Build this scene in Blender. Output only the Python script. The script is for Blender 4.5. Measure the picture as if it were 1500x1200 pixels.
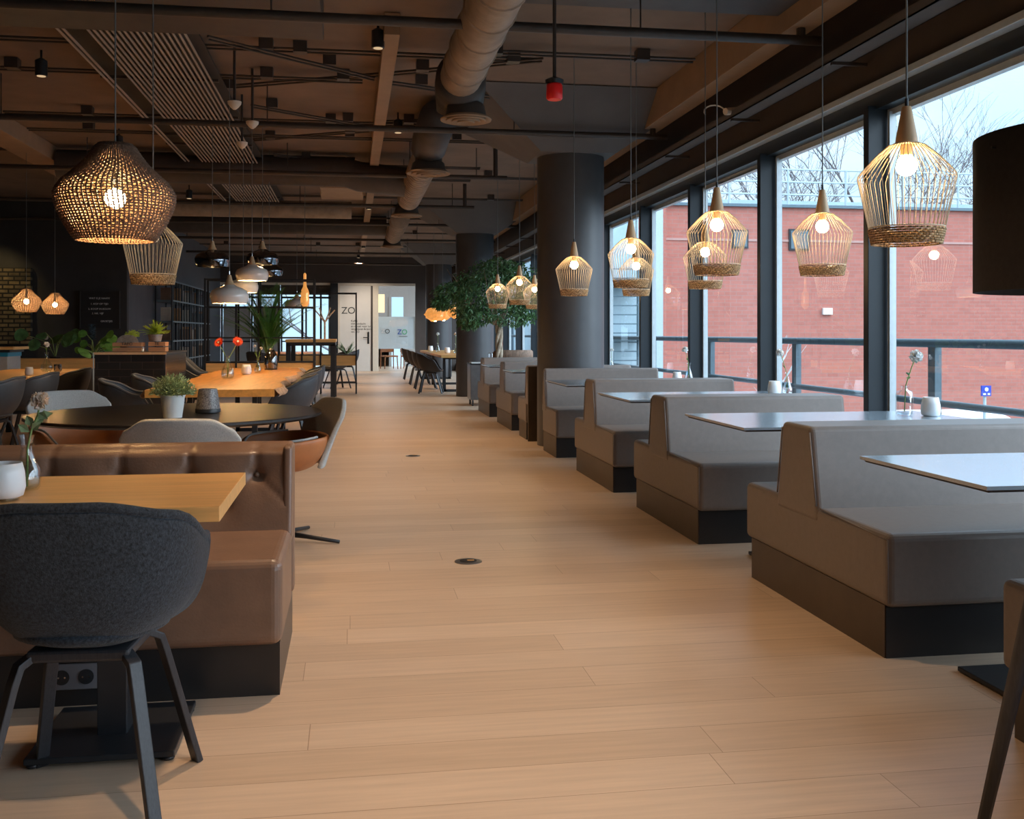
import bpy, bmesh, math, random
from mathutils import Vector, Matrix
random.seed(7)
PI = math.pi
for o in list(bpy.data.objects): bpy.data.objects.remove(o)
scn = bpy.context.scene
col = scn.collection

# ------------------------------------------------------------------ camera
cam_d = bpy.data.cameras.new('camera'); cam = bpy.data.objects.new('camera', cam_d); col.objects.link(cam)
cam_d.sensor_width = 36; cam_d.lens = 36; cam_d.sensor_fit = 'HORIZONTAL'
cam_d.shift_y = -112/1500; cam_d.clip_start = .05; cam_d.clip_end = 500
cam.location = (0, 0, 1.2); cam.rotation_euler = (PI/2, 0, -math.atan(235/1500))
scn.camera = cam
# ------------------------------------------------------------------ view
scn.view_settings.view_transform = 'Standard'; scn.view_settings.look = 'None'
scn.view_settings.gamma = 1; scn.view_settings.exposure = 0.38; scn.view_settings.use_curve_mapping = False
# ------------------------------------------------------------------ sky
W = bpy.data.worlds.new('sky'); scn.world = W; W.use_nodes = True
nt = W.node_tree; nt.nodes.clear()
def N(nt, t, **k):
    n = nt.nodes.new(t)
    for a, b in k.items():
        if a in n.inputs.keys(): n.inputs[a].default_value = b
        else: setattr(n, a, b)
    return n
wo = N(nt, 'ShaderNodeOutputWorld'); bg = N(nt, 'ShaderNodeBackground'); bg.inputs['Strength'].default_value = 1.5
tc = N(nt, 'ShaderNodeTexCoord'); mp = N(nt, 'ShaderNodeMapping'); mp.inputs['Scale'].default_value = (1, 1, 3)
nz = N(nt, 'ShaderNodeTexNoise', Scale=2.2, Detail=5.0, Roughness=.55)
cr = N(nt, 'ShaderNodeValToRGB'); cr.color_ramp.elements[0].position = .38; cr.color_ramp.elements[1].position = .68
cr.color_ramp.elements[0].color = (.45, .70, .93, 1); cr.color_ramp.elements[1].color = (.66, .78, .91, 1)
nt.links.new(tc.outputs['Generated'], mp.inputs['Vector']); nt.links.new(mp.outputs['Vector'], nz.inputs['Vector'])
nt.links.new(nz.outputs['Fac'], cr.inputs['Fac']); nt.links.new(cr.outputs['Color'], bg.inputs['Color'])
sz = N(nt, 'ShaderNodeSeparateXYZ'); nt.links.new(tc.outputs['Generated'], sz.inputs[0])   # overcast sky: brighter towards the zenith
gr = N(nt, 'ShaderNodeMapRange'); gr.inputs['From Min'].default_value = .05; gr.inputs['From Max'].default_value = .8; gr.inputs['To Min'].default_value = 1.22; gr.inputs['To Max'].default_value = 3.6
nt.links.new(sz.outputs[2], gr.inputs['Value']); nt.links.new(gr.outputs['Result'], bg.inputs['Strength'])
nt.links.new(bg.outputs['Background'], wo.inputs['Surface'])
# ------------------------------------------------------------------ daylight from the overcast sky on the window side
def light(name, kind, loc, energy, color, **k):
    d = bpy.data.lights.new(name, kind); d.energy = energy; d.color = color
    for a, b in k.items(): setattr(d, a, b)
    o = bpy.data.objects.new(name, d); col.objects.link(o); o.location = loc
    return o
sun = light('daylight', 'SUN', (10, -4, 8), 4.2, (.72, .86, 1.0), angle=math.radians(70))
sun.rotation_euler = Vector((.74, -.44, .52)).to_track_quat('Z', 'Y').to_euler()

# ================================================================== materials
def principled(name):
    m = bpy.data.materials.new(name); m.use_nodes = True
    return m, m.node_tree, m.node_tree.nodes['Principled BSDF']
def mat(name, c, rough=.6, metal=0, spec=.5, noise=0, nscale=20, bump=0, bscale=60, stretch=(1, 1, 1), emit=None, estr=0, coat=0, sheen=0, trans=0):
    m, nt, b = principled(name)
    b.inputs['Base Color'].default_value = (*c, 1); b.inputs['Roughness'].default_value = rough
    b.inputs['Metallic'].default_value = metal; b.inputs['Specular IOR Level'].default_value = spec
    b.inputs['Coat Weight'].default_value = coat; b.inputs['Sheen Weight'].default_value = sheen
    b.inputs['Transmission Weight'].default_value = trans
    if emit: b.inputs['Emission Color'].default_value = (*emit, 1); b.inputs['Emission Strength'].default_value = estr
    if noise or bump:
        t = N(nt, 'ShaderNodeTexCoord'); mp = N(nt, 'ShaderNodeMapping'); mp.inputs['Scale'].default_value = stretch
        nt.links.new(t.outputs['Object'], mp.inputs['Vector'])
    if noise:
        n = N(nt, 'ShaderNodeTexNoise', Scale=nscale, Detail=4.0, Roughness=.6); nt.links.new(mp.outputs['Vector'], n.inputs['Vector'])
        r = N(nt, 'ShaderNodeValToRGB'); r.color_ramp.elements[0].position = .3; r.color_ramp.elements[1].position = .7
        r.color_ramp.elements[0].color = tuple(max(0, x*(1-noise)) for x in c)+(1,)
        r.color_ramp.elements[1].color = tuple(min(1, x*(1+noise)) for x in c)+(1,)
        nt.links.new(n.outputs['Fac'], r.inputs['Fac']); nt.links.new(r.outputs['Color'], b.inputs['Base Color'])
    if bump:
        n2 = N(nt, 'ShaderNodeTexNoise', Scale=bscale, Detail=3.0); nt.links.new(mp.outputs['Vector'], n2.inputs['Vector'])
        bp = N(nt, 'ShaderNodeBump', Strength=bump, Distance=.01); nt.links.new(n2.outputs['Fac'], bp.inputs['Height'])
        nt.links.new(bp.outputs['Normal'], b.inputs['Normal'])
    return m
def brickmat(name, c1, c2, cm, w, h, mortar, rough=.8, rot=(0, 0, 0), off=.5, bump=.3, noise=.0, spec=.5, nscale=(1, 1, 1), jitter=0):
    m, nt, b = principled(name); b.inputs['Roughness'].default_value = rough; b.inputs['Specular IOR Level'].default_value = spec
    t = N(nt, 'ShaderNodeTexCoord'); mp = N(nt, 'ShaderNodeMapping'); mp.inputs['Rotation'].default_value = rot
    nt.links.new(t.outputs['Object'], mp.inputs['Vector'])
    k = N(nt, 'ShaderNodeTexBrick'); k.offset = off; k.inputs['Scale'].default_value = 1
    k.inputs['Brick Width'].default_value = w; k.inputs['Row Height'].default_value = h; k.inputs['Mortar Size'].default_value = mortar
    k.inputs['Color1'].default_value = (*c1, 1); k.inputs['Color2'].default_value = (*c2, 1); k.inputs['Mortar'].default_value = (*cm, 1)
    if jitter:   # every row of planks starts at its own random place
        sx = N(nt, 'ShaderNodeSeparateXYZ'); nt.links.new(mp.outputs['Vector'], sx.inputs[0])
        dv = N(nt, 'ShaderNodeMath', operation='DIVIDE'); dv.inputs[1].default_value = jitter; nt.links.new(sx.outputs[1], dv.inputs[0])
        fl = N(nt, 'ShaderNodeMath', operation='FLOOR'); nt.links.new(dv.outputs[0], fl.inputs[0])
        wn = N(nt, 'ShaderNodeTexWhiteNoise'); wn.noise_dimensions = '1D'; nt.links.new(fl.outputs[0], wn.inputs['W'])
        ml = N(nt, 'ShaderNodeMath', operation='MULTIPLY'); ml.inputs[1].default_value = 7.0; nt.links.new(wn.outputs['Value'], ml.inputs[0])
        ad = N(nt, 'ShaderNodeMath', operation='ADD'); nt.links.new(ml.outputs[0], ad.inputs[0]); nt.links.new(sx.outputs[0], ad.inputs[1])
        cx = N(nt, 'ShaderNodeCombineXYZ'); nt.links.new(ad.outputs[0], cx.inputs[0]); nt.links.new(sx.outputs[1], cx.inputs[1]); nt.links.new(cx.outputs[0], k.inputs['Vector'])
    else: nt.links.new(mp.outputs['Vector'], k.inputs['Vector'])
    out = k.outputs['Color']
    if noise:
        mp2 = N(nt, 'ShaderNodeMapping'); mp2.inputs['Scale'].default_value = nscale; nt.links.new(mp.outputs['Vector'], mp2.inputs['Vector'])
        n = N(nt, 'ShaderNodeTexNoise', Scale=4.0, Detail=6.0, Roughness=.6); nt.links.new(mp2.outputs['Vector'], n.inputs['Vector'])
        r = N(nt, 'ShaderNodeValToRGB'); r.color_ramp.elements[0].position = .3; r.color_ramp.elements[1].position = .7
        r.color_ramp.elements[0].color = (1-noise,)*3+(1,); r.color_ramp.elements[1].color = (1, 1, 1, 1)
        nt.links.new(n.outputs['Fac'], r.inputs['Fac'])
        mx = N(nt, 'ShaderNodeMixRGB', blend_type='MULTIPLY', Fac=1.0); nt.links.new(out, mx.inputs['Color1']); nt.links.new(r.outputs['Color'], mx.inputs['Color2'])
        out = mx.outputs['Color']
    nt.links.new(out, b.inputs['Base Color'])
    bp = N(nt, 'ShaderNodeBump', Strength=bump, Distance=.005, invert=True); nt.links.new(k.outputs['Fac'], bp.inputs['Height'])
    nt.links.new(bp.outputs['Normal'], b.inputs['Normal'])
    return m
def glassmat(name, tint, refl=.05, rough=.0):
    m = bpy.data.materials.new(name); m.use_nodes = True; nt = m.node_tree; nt.nodes.clear()
    o = N(nt, 'ShaderNodeOutputMaterial'); mx = N(nt, 'ShaderNodeMixShader'); tr = N(nt, 'ShaderNodeBsdfTransparent'); gl = N(nt, 'ShaderNodeBsdfGlossy')
    tr.inputs['Color'].default_value = (*tint, 1); gl.inputs['Roughness'].default_value = rough; gl.inputs['Color'].default_value = (1, 1, 1, 1)
    lw = N(nt, 'ShaderNodeLayerWeight', Blend=.35); mr = N(nt, 'ShaderNodeMapRange'); mr.inputs['To Min'].default_value = refl; mr.inputs['To Max'].default_value = min(1, refl*5)
    nt.links.new(lw.outputs['Fresnel'], mr.inputs['Value']); nt.links.new(mr.outputs['Result'], mx.inputs['Fac'])
    nt.links.new(tr.outputs['BSDF'], mx.inputs[1]); nt.links.new(gl.outputs['BSDF'], mx.inputs[2]); nt.links.new(mx.outputs['Shader'], o.inputs['Surface'])
    return m
def emat(name, c, s):
    m = bpy.data.materials.new(name); m.use_nodes = True; nt = m.node_tree; nt.nodes.clear()
    o = N(nt, 'ShaderNodeOutputMaterial'); e = N(nt, 'ShaderNodeEmission'); e.inputs['Color'].default_value = (*c, 1); e.inputs['Strength'].default_value = s
    nt.links.new(e.outputs['Emission'], o.inputs['Surface']); return m
M = {}
M['floor'] = brickmat('oak floor planks', (.68, .50, .36), (.60, .43, .30), (.38, .25, .16), 2.2, .20, .0014, rough=.36, off=0, jitter=.20, bump=.25, noise=.16, spec=.35, nscale=(.6, 9, 1))
M['ceiling'] = mat('dark painted concrete', (.19, .13, .09), .85, noise=.22, nscale=1.2)
M['black_wall'] = mat('black wall paint', (.03, .028, .028), .7, noise=.2, nscale=2)
M['brown_wall'] = mat('dark brown wall paint', (.06, .045, .038), .6, noise=.12, nscale=3)
M['column'] = mat('anthracite column paint', (.075, .072, .075), .42, noise=.08, nscale=4)
M['capital'] = mat('dark grey concrete', (.10, .09, .085), .75, noise=.1, nscale=3)
M['beam'] = mat('tan painted steel', (.32, .21, .13), .7, noise=.1, nscale=4)
M['pipe'] = mat('black sprinkler pipe', (.045, .035, .03), .45, noise=.2, nscale=8)
M['duct'] = mat('grey brown spiral duct', (.30, .22, .16), .5, noise=.25, nscale=6, bump=.2, bscale=20)
M['dark_duct'] = mat('dark duct', (.06, .05, .045), .55, noise=.2, nscale=5)
M['rod'] = mat('ceiling heating tube', (.36, .27, .21), .45, noise=.1)
M['frame'] = mat('dark window frame', (.013, .018, .024), .4, noise=.08, nscale=5)
M['alu'] = mat('pale aluminium trim', (.55, .60, .62), .35, metal=.3, noise=.05)
M['glass'] = glassmat('window glass', (.97, .99, .99), .035)
M['clear'] = glassmat('clear vase glass', (.96, .98, .985), .055)
M['smoke'] = glassmat('smoked glass', (.35, .36, .38), .2)
M['water'] = glassmat('water', (.80, .88, .92), .06)
M['vinyl'] = mat('taupe leatherette', (.205, .168, .148), .42, noise=.06, nscale=30, bump=.05, bscale=300, spec=.45)
M['plinth'] = mat('black plinth laminate', (.022, .020, .020), .35, noise=.1, nscale=10)
M['brown_plinth'] = mat('brown plinth laminate', (.075, .055, .04), .4, noise=.1, nscale=10)
M['laminate'] = mat('sky tinted laminate', (.64, .77, .88), .26, metal=.9, noise=.03, nscale=6, spec=1.0, coat=1)  # dark top; pale blue sky reflection is put into its base colour
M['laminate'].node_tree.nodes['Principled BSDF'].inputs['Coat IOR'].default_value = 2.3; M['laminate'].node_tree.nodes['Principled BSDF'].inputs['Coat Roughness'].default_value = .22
M['dark_edge'] = mat('dark laminate edge', (.03, .02, .02), .5, noise=.1)
M['leather'] = mat('brown leather', (.21, .118, .075), .36, noise=.14, nscale=7, bump=.08, bscale=120, spec=.5)
M['cognac'] = mat('cognac leather', (.50, .19, .07), .45, noise=.1, nscale=9)
M['felt'] = mat('charcoal wool felt', (.021, .027, .036), .95, noise=.8, nscale=130, bump=.35, bscale=260, sheen=.1)
M['felt_grey'] = mat('light grey wool felt', (.47, .47, .45), .95, noise=.2, nscale=220, bump=.2, bscale=400)
M['shell'] = mat('anthracite shell', (.050, .056, .066), .55, noise=.08, nscale=20)
M['shell_brown'] = mat('dark brown shell', (.035, .028, .028), .5, noise=.08, nscale=20)
M['black_wood'] = mat('black stained wood', (.026, .026, .030), .42, noise=.35, nscale=30, stretch=(8, 8, 1))
M['black_metal'] = mat('black powder coated metal', (.018, .019, .022), .38, noise=.1)
M['chrome'] = mat('polished chrome', (.7, .7, .72), .12, metal=1, noise=.03)
M['smoke_chrome'] = mat('smoked chrome', (.16, .17, .19), .08, metal=1, noise=.05)
M['oak'] = mat('oiled oak top', (.74, .40, .14), .36, noise=.12, nscale=5, stretch=(.6, 7, 7))
M['slab'] = mat('live edge oak', (.74, .33, .075), .36, noise=.18, nscale=4, stretch=(6, .5, 6))
M['bark'] = mat('raw bark edge', (.40, .24, .14), .85, noise=.4, nscale=12, bump=.6, bscale=30)
M['round_top'] = mat('black stained ash top', (.026, .023, .021), .30, noise=.4, nscale=4, stretch=(1, 18, 1), spec=.4)
M['beech'] = mat('turned beech', (.62, .40, .22), .5, noise=.08, nscale=8, stretch=(6, 6, 1))
M['wire'] = mat('straw coloured wire', (.76, .62, .42), .45, noise=.1)
M['rattan'] = brickmat('woven rattan band', (.74, .48, .24), (.60, .37, .17), (.28, .16, .07), .02, .006, .0012, rough=.7, off=.5, bump=.6)
M['weave'] = mat('twisted seagrass', (.17, .10, .065), .6, noise=.4, nscale=60)
M['copper'] = mat('amber copper glass', (.75, .30, .10), .15, metal=.4, noise=.3, nscale=12, emit=(1, .42, .10), estr=.5)
M['bulb'] = emat('lamp bulb', (1.0, .66, .32), 50)
M['bulb_big'] = emat('large lamp bulb', (1.0, .60, .24), 260)
M['bulb_amber'] = emat('amber filament', (1.0, .48, .12), 9)
M['white_enamel'] = mat('white enamel', (.78, .74, .68), .22, noise=.03, coat=.4)
M['inner_glow'] = mat('white lamp inside', (.9, .8, .65), .5, noise=.03)
M['black_fabric'] = mat('black lamp fabric', (.022, .018, .016), .85, noise=.2, nscale=80)
M['porcelain'] = mat('white frosted glass', (.86, .87, .88), .35, noise=.02)
M['white_pot'] = mat('white metal pot', (.80, .79, .76), .4, noise=.02)
M['speckle'] = mat('speckled grey mosaic', (.22, .20, .19), .35, noise=.8, nscale=140)
M['leaf'] = mat('green leaf', (.11, .27, .045), .5, noise=.45, nscale=9)
M['leaf_dark'] = mat('dark ficus leaf', (.085, .19, .07), .4, noise=.5, nscale=9)
M['leaf_lime'] = mat('lime fern', (.45, .60, .07), .5, noise=.3, nscale=9)
M['leaf_sage'] = mat('sage thyme leaf', (.30, .40, .20), .6, noise=.35, nscale=30)
M['stem'] = mat('green stem', (.22, .32, .10), .6, noise=.2)
M['petal_white'] = mat('white petals', (.92, .90, .86), .7, noise=.08, nscale=30)
M['petal_rose'] = mat('pale rose petals', (.88, .68, .52), .7, noise=.1, nscale=30)
M['petal_red'] = mat('orange red petals', (.85, .09, .02), .6, noise=.25, nscale=60)
M['trunk'] = mat('pale tree bark', (.42, .33, .24), .85, noise=.4, nscale=14, bump=.5, bscale=30)
M['twig'] = mat('bare twig bark', (.20, .17, .17), .9, noise=.2)
M['birch'] = mat('birch bark', (.62, .60, .58), .8, noise=.35, nscale=8, stretch=(1, 1, 4))
M['brick'] = brickmat('red brick facade', (.54, .18, .135), (.49, .16, .12), (.44, .215, .175), .42, .13, .012, rough=.9, rot=(PI/2, 0, 0), bump=.2, noise=.14)
M['brick_x'] = brickmat('red brick facade side', (.54, .18, .135), (.49, .16, .12), (.44, .215, .175), .42, .13, .012, rough=.9, rot=(PI/2, 0, PI/2), bump=.2, noise=.14)
M['stone'] = brickmat('rough ledge stone', (.30, .22, .11), (.12, .09, .05), (.015, .012, .01), .19, .075, .014, rough=.8, rot=(PI/2, 0, 0), bump=.9, noise=.75, nscale=(1, 1, 1))
M['tile'] = brickmat('black glazed tile', (.020, .018, .018), (.028, .024, .022), (.05, .035, .03), .22, .075, .003, rough=.18, rot=(PI/2, 0, 0), bump=.4)
M['cladding'] = mat('pale blue grey cladding', (.40, .50, .55), .6, noise=.06, nscale=2)
M['steel_blue'] = mat('blue grey painted steel', (.11, .16, .19), .5, noise=.08)
M['pale_steel'] = mat('galvanised steel', (.48, .55, .58), .5, noise=.08)
M['ground'] = mat('asphalt', (.16, .18, .18), .9, noise=.2, nscale=1)
M['deck'] = mat('grey terrace paving', (.22, .25, .27), .8, noise=.15, nscale=3)
M['door'] = mat('pale grey door', (.70, .68, .64), .5, noise=.03, nscale=3)
M['door_frame'] = mat('off white frame', (.68, .62, .52), .5, noise=.03)
M['frost'] = mat('frosted film', (.62, .68, .74), .5, noise=.04, nscale=2)
M['grey_wall'] = mat('mid grey wall', (.34, .32, .30), .7, noise=.05)
M['ink'] = mat('dark lettering', (.04, .05, .05), .6, noise=.05)
M['ink_white'] = mat('white lettering', (.75, .75, .75), .6, noise=.02)
M['ink_blue'] = mat('blue lettering', (.02, .07, .36), .5, noise=.02)
M['ink_green'] = mat('green lettering', (.08, .42, .20), .5, noise=.02)
M['red'] = mat('red plastic', (.92, .02, .02), .35, noise=.03)
M['white_plastic'] = mat('cream plastic', (.66, .55, .44), .4, noise=.03)
M['grey_plastic'] = mat('grey socket plastic', (.16, .15, .16), .4, noise=.03)
M['crate'] = mat('pine crate board', (.45, .22, .11), .7, noise=.25, nscale=6, stretch=(1, 1, 8))
M['cordm'] = mat('grey textile cord', (.16, .17, .17), .6, noise=.05)
M['zinc'] = mat('zinc pot', (.34, .32, .30), .45, metal=.5, noise=.3, nscale=20)
M['steel'] = mat('brushed steel', (.30, .30, .31), .3, metal=.85, noise=.1, nscale=10)
M['wicker'] = mat('brown wicker', (.20, .12, .08), .7, noise=.5, nscale=50, stretch=(1, 1, .3))
M['candle'] = mat('cream candle wax', (.85, .62, .36), .6, noise=.04)
M['book'] = mat('muted book cover', (.22, .17, .14), .7, noise=.3, nscale=3)
M['blue_plastic'] = mat('blue signboard', (.02, .05, .42), .5, noise=.02)

for k_ in ('petal_white', 'petal_rose'):
    b_ = M[k_].node_tree.nodes['Principled BSDF']; b_.inputs['Subsurface Weight'].default_value = .8; b_.inputs['Subsurface Radius'].default_value = (.05, .045, .04); b_.inputs['Subsurface Scale'].default_value = .5
# ================================================================== mesh building
class MB:
    def __init__(s): s.v = []; s.f = []
    def add(s, vs, fs):
        k = len(s.v); s.v += [tuple(v) for v in vs]; s.f += [tuple(i+k for i in f) for f in fs]; return s
    def box(s, x0, x1, y0, y1, z0, z1):
        return s.add([(x, y, z) for z in (z0, z1) for y in (y0, y1) for x in (x0, x1)],
            [(0, 2, 3, 1), (4, 5, 7, 6), (0, 1, 5, 4), (2, 6, 7, 3), (0, 4, 6, 2), (1, 3, 7, 5)])
    def cbox(s, c, d): return s.box(c[0]-d[0]/2, c[0]+d[0]/2, c[1]-d[1]/2, c[1]+d[1]/2, c[2]-d[2]/2, c[2]+d[2]/2)
    def prism(s, poly, axis, a, b):   # poly: 2d points in the two other axes, in order
        n = len(poly); mk = {'x': lambda p, q: (q, p[0], p[1]), 'y': lambda p, q: (p[0], q, p[1]), 'z': lambda p, q: (p[0], p[1], q)}[axis]
        return s.add([mk(p, a) for p in poly]+[mk(p, b) for p in poly],
            [tuple(range(n))[::-1], tuple(range(n, 2*n))]+[(i, (i+1) % n, n+(i+1) % n, n+i) for i in range(n)])
    def frustum(s, c, h0, h1, z0, z1):   # square frustum, half sizes h0 at z0, h1 at z1
        return s.add([(c[0]+a*h, c[1]+b*h, z) for h, z in ((h0, z0), (h1, z1)) for a, b in ((-1, -1), (1, -1), (1, 1), (-1, 1))],
            [(3, 2, 1, 0), (4, 5, 6, 7), (0, 1, 5, 4), (1, 2, 6, 5), (2, 3, 7, 6), (3, 0, 4, 7)])
    def lathe(s, prof, n=24, c=(0, 0, 0), caps=True):
        k = len(s.v); m = len(prof)
        for r, z in prof:
            for i in range(n):
                a = 2*PI*i/n; s.v.append((c[0]+r*math.cos(a), c[1]+r*math.sin(a), c[2]+z))
        for j in range(m-1):
            for i in range(n):
                s.f.append((k+j*n+i, k+j*n+(i+1) % n, k+(j+1)*n+(i+1) % n, k+(j+1)*n+i))
        if caps:
            if prof[0][0] > 1e-5: s.f.append(tuple(k+i for i in range(n))[::-1])
            if prof[-1][0] > 1e-5: s.f.append(tuple(k+(m-1)*n+i for i in range(n)))
        return s
    def tube(s, pts, r, n=6, closed=False, flat=None, caps=True):
        pts = [Vector(p) for p in pts]; m = len(pts); k = len(s.v)
        rr = r if isinstance(r, (list, tuple)) else [r]*m
        up = None
        for i, p in enumerate(pts):
            if closed: t = pts[(i+1) % m]-pts[i-1]
            else: t = pts[min(i+1, m-1)]-pts[max(i-1, 0)]
            if t.length < 1e-9: t = Vector((0, 0, 1))
            t.normalize()
            if up is None:
                up = Vector((0, 0, 1)) if abs(t.z) < .9 else Vector((0, 1, 0))
                if flat: up = Vector(flat[2])
            u = (up - t*up.dot(t))
            if u.length < 1e-6: u = t.orthogonal()
            u.normalize(); w = t.cross(u); up = u
            for j in range(n):
                a = 2*PI*(j+.5)/n
                if flat: q = u*math.copysign(flat[0]/2, math.sin(a))+w*math.copysign(flat[1]/2, math.cos(a))
                else: q = u*(rr[i]*math.sin(a))+w*(rr[i]*math.cos(a))
                s.v.append(tuple(p+q))
        for i in range(m if closed else m-1):
            i2 = (i+1) % m
            for j in range(n): s.f.append((k+i*n+j, k+i*n+(j+1) % n, k+i2*n+(j+1) % n, k+i2*n+j))
        if not closed and caps:
            s.f.append(tuple(k+j for j in range(n))[::-1]); s.f.append(tuple(k+(m-1)*n+j for j in range(n)))
        return s
    def sphere(s, c, r, n=12, m=8, sz=1):
        return s.lathe([(max(1e-6, r*math.sin(PI*i/m)), -r*sz*math.cos(PI*i/m)) for i in range(m+1)], n, c, False)
    def quad(s, c, u, w): # centre, half vectors
        c = Vector(c); return s.add([c-u-w, c+u-w, c+u+w, c-u+w], [(0, 1, 2, 3)])
    def leaf(s, p, d, L, wd, nrm, bend=.25):   # pointed leaf of 2 quads-ish
        p = Vector(p); d = Vector(d).normalized(); side = d.cross(Vector(nrm))
        if side.length < 1e-4: side = d.orthogonal()
        side.normalize(); nn = side.cross(d)
        a = p; b = p+d*L*.45+nn*L*bend*.4; e = p+d*L-nn*L*bend*.2
        return s.add([a, b+side*wd/2, e, b-side*wd/2], [(0, 1, 2, 3)])
def link(o, parent=None):
    col.objects.link(o)
    if parent is not None: o.parent = parent
    return o
def B(mb, name, m, parent=None, smooth=False, bevel=0, seg=2, sub=0, solid=0, auto=None):
    me = bpy.data.meshes.new(name); me.from_pydata(mb.v, [], mb.f); me.validate(); me.update()
    bm = bmesh.new(); bm.from_mesh(me); bmesh.ops.recalc_face_normals(bm, faces=bm.faces); bm.to_mesh(me); bm.free()
    me.materials.append(m if not isinstance(m, str) else M[m])
    if smooth:
        for p in me.polygons: p.use_smooth = True
        if auto: me.set_sharp_from_angle(angle=math.radians(auto))
    o = bpy.data.objects.new(name, me); link(o, parent)
    if solid: q = o.modifiers.new('s', 'SOLIDIFY'); q.thickness = solid; q.offset = 0
    if bevel: q = o.modifiers.new('b', 'BEVEL'); q.width = bevel; q.segments = seg; q.limit_method = 'ANGLE'
    if sub: q = o.modifiers.new('u', 'SUBSURF'); q.levels = sub; q.render_levels = sub
    return o
def tag(o, label, cat, group=None):
    o['label'] = label; o['category'] = cat
    if group: o['group'] = group
    return o
def thing(name, label, cat, loc=(0, 0, 0), rz=0, group=None):
    o = bpy.data.objects.new(name, None); o.empty_display_size = .1; col.objects.link(o)
    o.location = loc; o.rotation_euler = (0, 0, rz); return tag(o, label, cat, group)
def struct(o): o['kind'] = 'structure'; return o
def kids(o): return [c for c in bpy.data.objects if c.parent == o]
def dup(root, loc, rz=None, label=None, group=None):
    def rec(o, par):
        c = o.copy(); col.objects.link(c); c.parent = par
        for ch in kids(o): rec(ch, c)
        return c
    r = rec(root, None); r.location = loc
    if rz is not None: r.rotation_euler = (0, 0, rz)
    if label: r['label'] = label
    if group: r['group'] = group
    return r
def textmesh(txt, size, name, m, parent, loc, rot, extrude=.001, align='CENTER'):
    cu = bpy.data.curves.new(name, 'FONT'); cu.body = txt; cu.size = size; cu.extrude = extrude; cu.align_x = align; cu.align_y = 'CENTER'
    t = bpy.data.objects.new('tmp', cu); col.objects.link(t)
    dg = bpy.context.evaluated_depsgraph_get(); me = bpy.data.meshes.new_from_object(t.evaluated_get(dg)); bpy.data.objects.remove(t)
    me.materials.clear(); me.materials.append(M[m]); me.name = name
    o = bpy.data.objects.new(name, me); link(o, parent); o.location = loc; o.rotation_euler = rot
    return o

# ================================================================== the room
H = 3.6
CEIL = H
struct(B(MB().box(-9.2, 3.45, -2.6, 32.6, -.12, 0), 'floor', 'floor'))
struct(B(MB().box(-9.2, 3.6, -2.6, 37.2, H, H+.25), 'ceiling', 'ceiling'))
struct(B(MB().box(-9.2, 3.45, -2.75, -2.6, -.12, H), 'wall_back', 'brown_wall'))
struct(B(MB().box(-9.35, -9.2, -2.75, 19.45, -.12, H), 'wall_left', 'black_wall'))
struct(B(MB().box(-9.2, -4.0, 19.3, 19.45, 0, H), 'wall_bar', 'black_wall'))
struct(B(MB().box(-4.15, -4.0, 19.45, 32.6, 0, H), 'wall_bookcase', mat('slate grey wall', (.075, .078, .088), .7, noise=.1, nscale=2)))
# window side: header wall, sill, mullions, glass
struct(B(MB().box(3.32, 3.45, -2.6, 32.6, 2.78, H), 'wall_right', 'brown_wall'))
struct(B(MB().box(3.28, 3.46, -2.6, 32.6, 0, .22), 'trim_1', 'frame'))
struct(B(MB().box(3.26, 3.34, -2.6, 32.6, 2.745, 2.79), 'trim_2', 'alu', bevel=.004))
struct(B(MB().box(3.33, 3.42, -2.6, 32.6, 2.64, 2.78), 'trim_3', 'frame'))
struct(B(MB().box(3.42, 3.47, -2.6, 32.6, 2.60, 2.66), 'trim_4', 'alu'))
mull = [6.17-1.765*k for k in range(4, 0, -1)]+[6.17, 7.93, 9.68, 11.41, 13.35]+[13.35+1.765*k for k in range(1, 11)]
for i, y in enumerate(mull):
    f = struct(B(MB().box(3.275, 3.41, y-.032, y+.032, .2, 2.66), 'window_%d' % (i+1), 'frame', bevel=.004))
    y1 = mull[i+1] if i+1 < len(mull) else 32.58
    e = MB()
    for yy in (y+.045, y1-.075): e.box(3.40, 3.445, yy, yy+.03, .22, 2.62)
    e.box(3.40, 3.445, y+.045, y1-.045, .22, .27)
    B(e, 'window_frame', 'alu', f)
    B(MB().add([(3.42, y+.06, .26), (3.42, y1-.06, .26), (3.42, y1-.06, 2.62), (3.42, y+.06, 2.62)], [(0, 1, 2, 3)]), 'pane', 'glass', f)
# overhang above the windows outside
struct(B(MB().box(3.45, 3.95, -2.6, 32.6, 2.95, 3.2), 'trim_5', 'steel_blue'))

# columns with flared capitals
def column(x, y, lab, w=1.15):
    t = thing('column', lab, 'column', (x, y, 0), group=None)
    B(MB().lathe([(.36, 0), (.36, 3.12)], 48), 'shaft', 'column', t, smooth=True, auto=40)
    B(MB().frustum((0, 0), .40, w, 3.08, H-.01), 'capital', 'capital', t)
    return t
column(2.33, 10.80, 'nearest thick round anthracite column between the grey booths')
column(2.33, 19.45, 'second round dark column, behind the leafy indoor tree')
column(2.37, 28.2, 'farthest round dark column near the frosted glass wall', 1.0)

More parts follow.
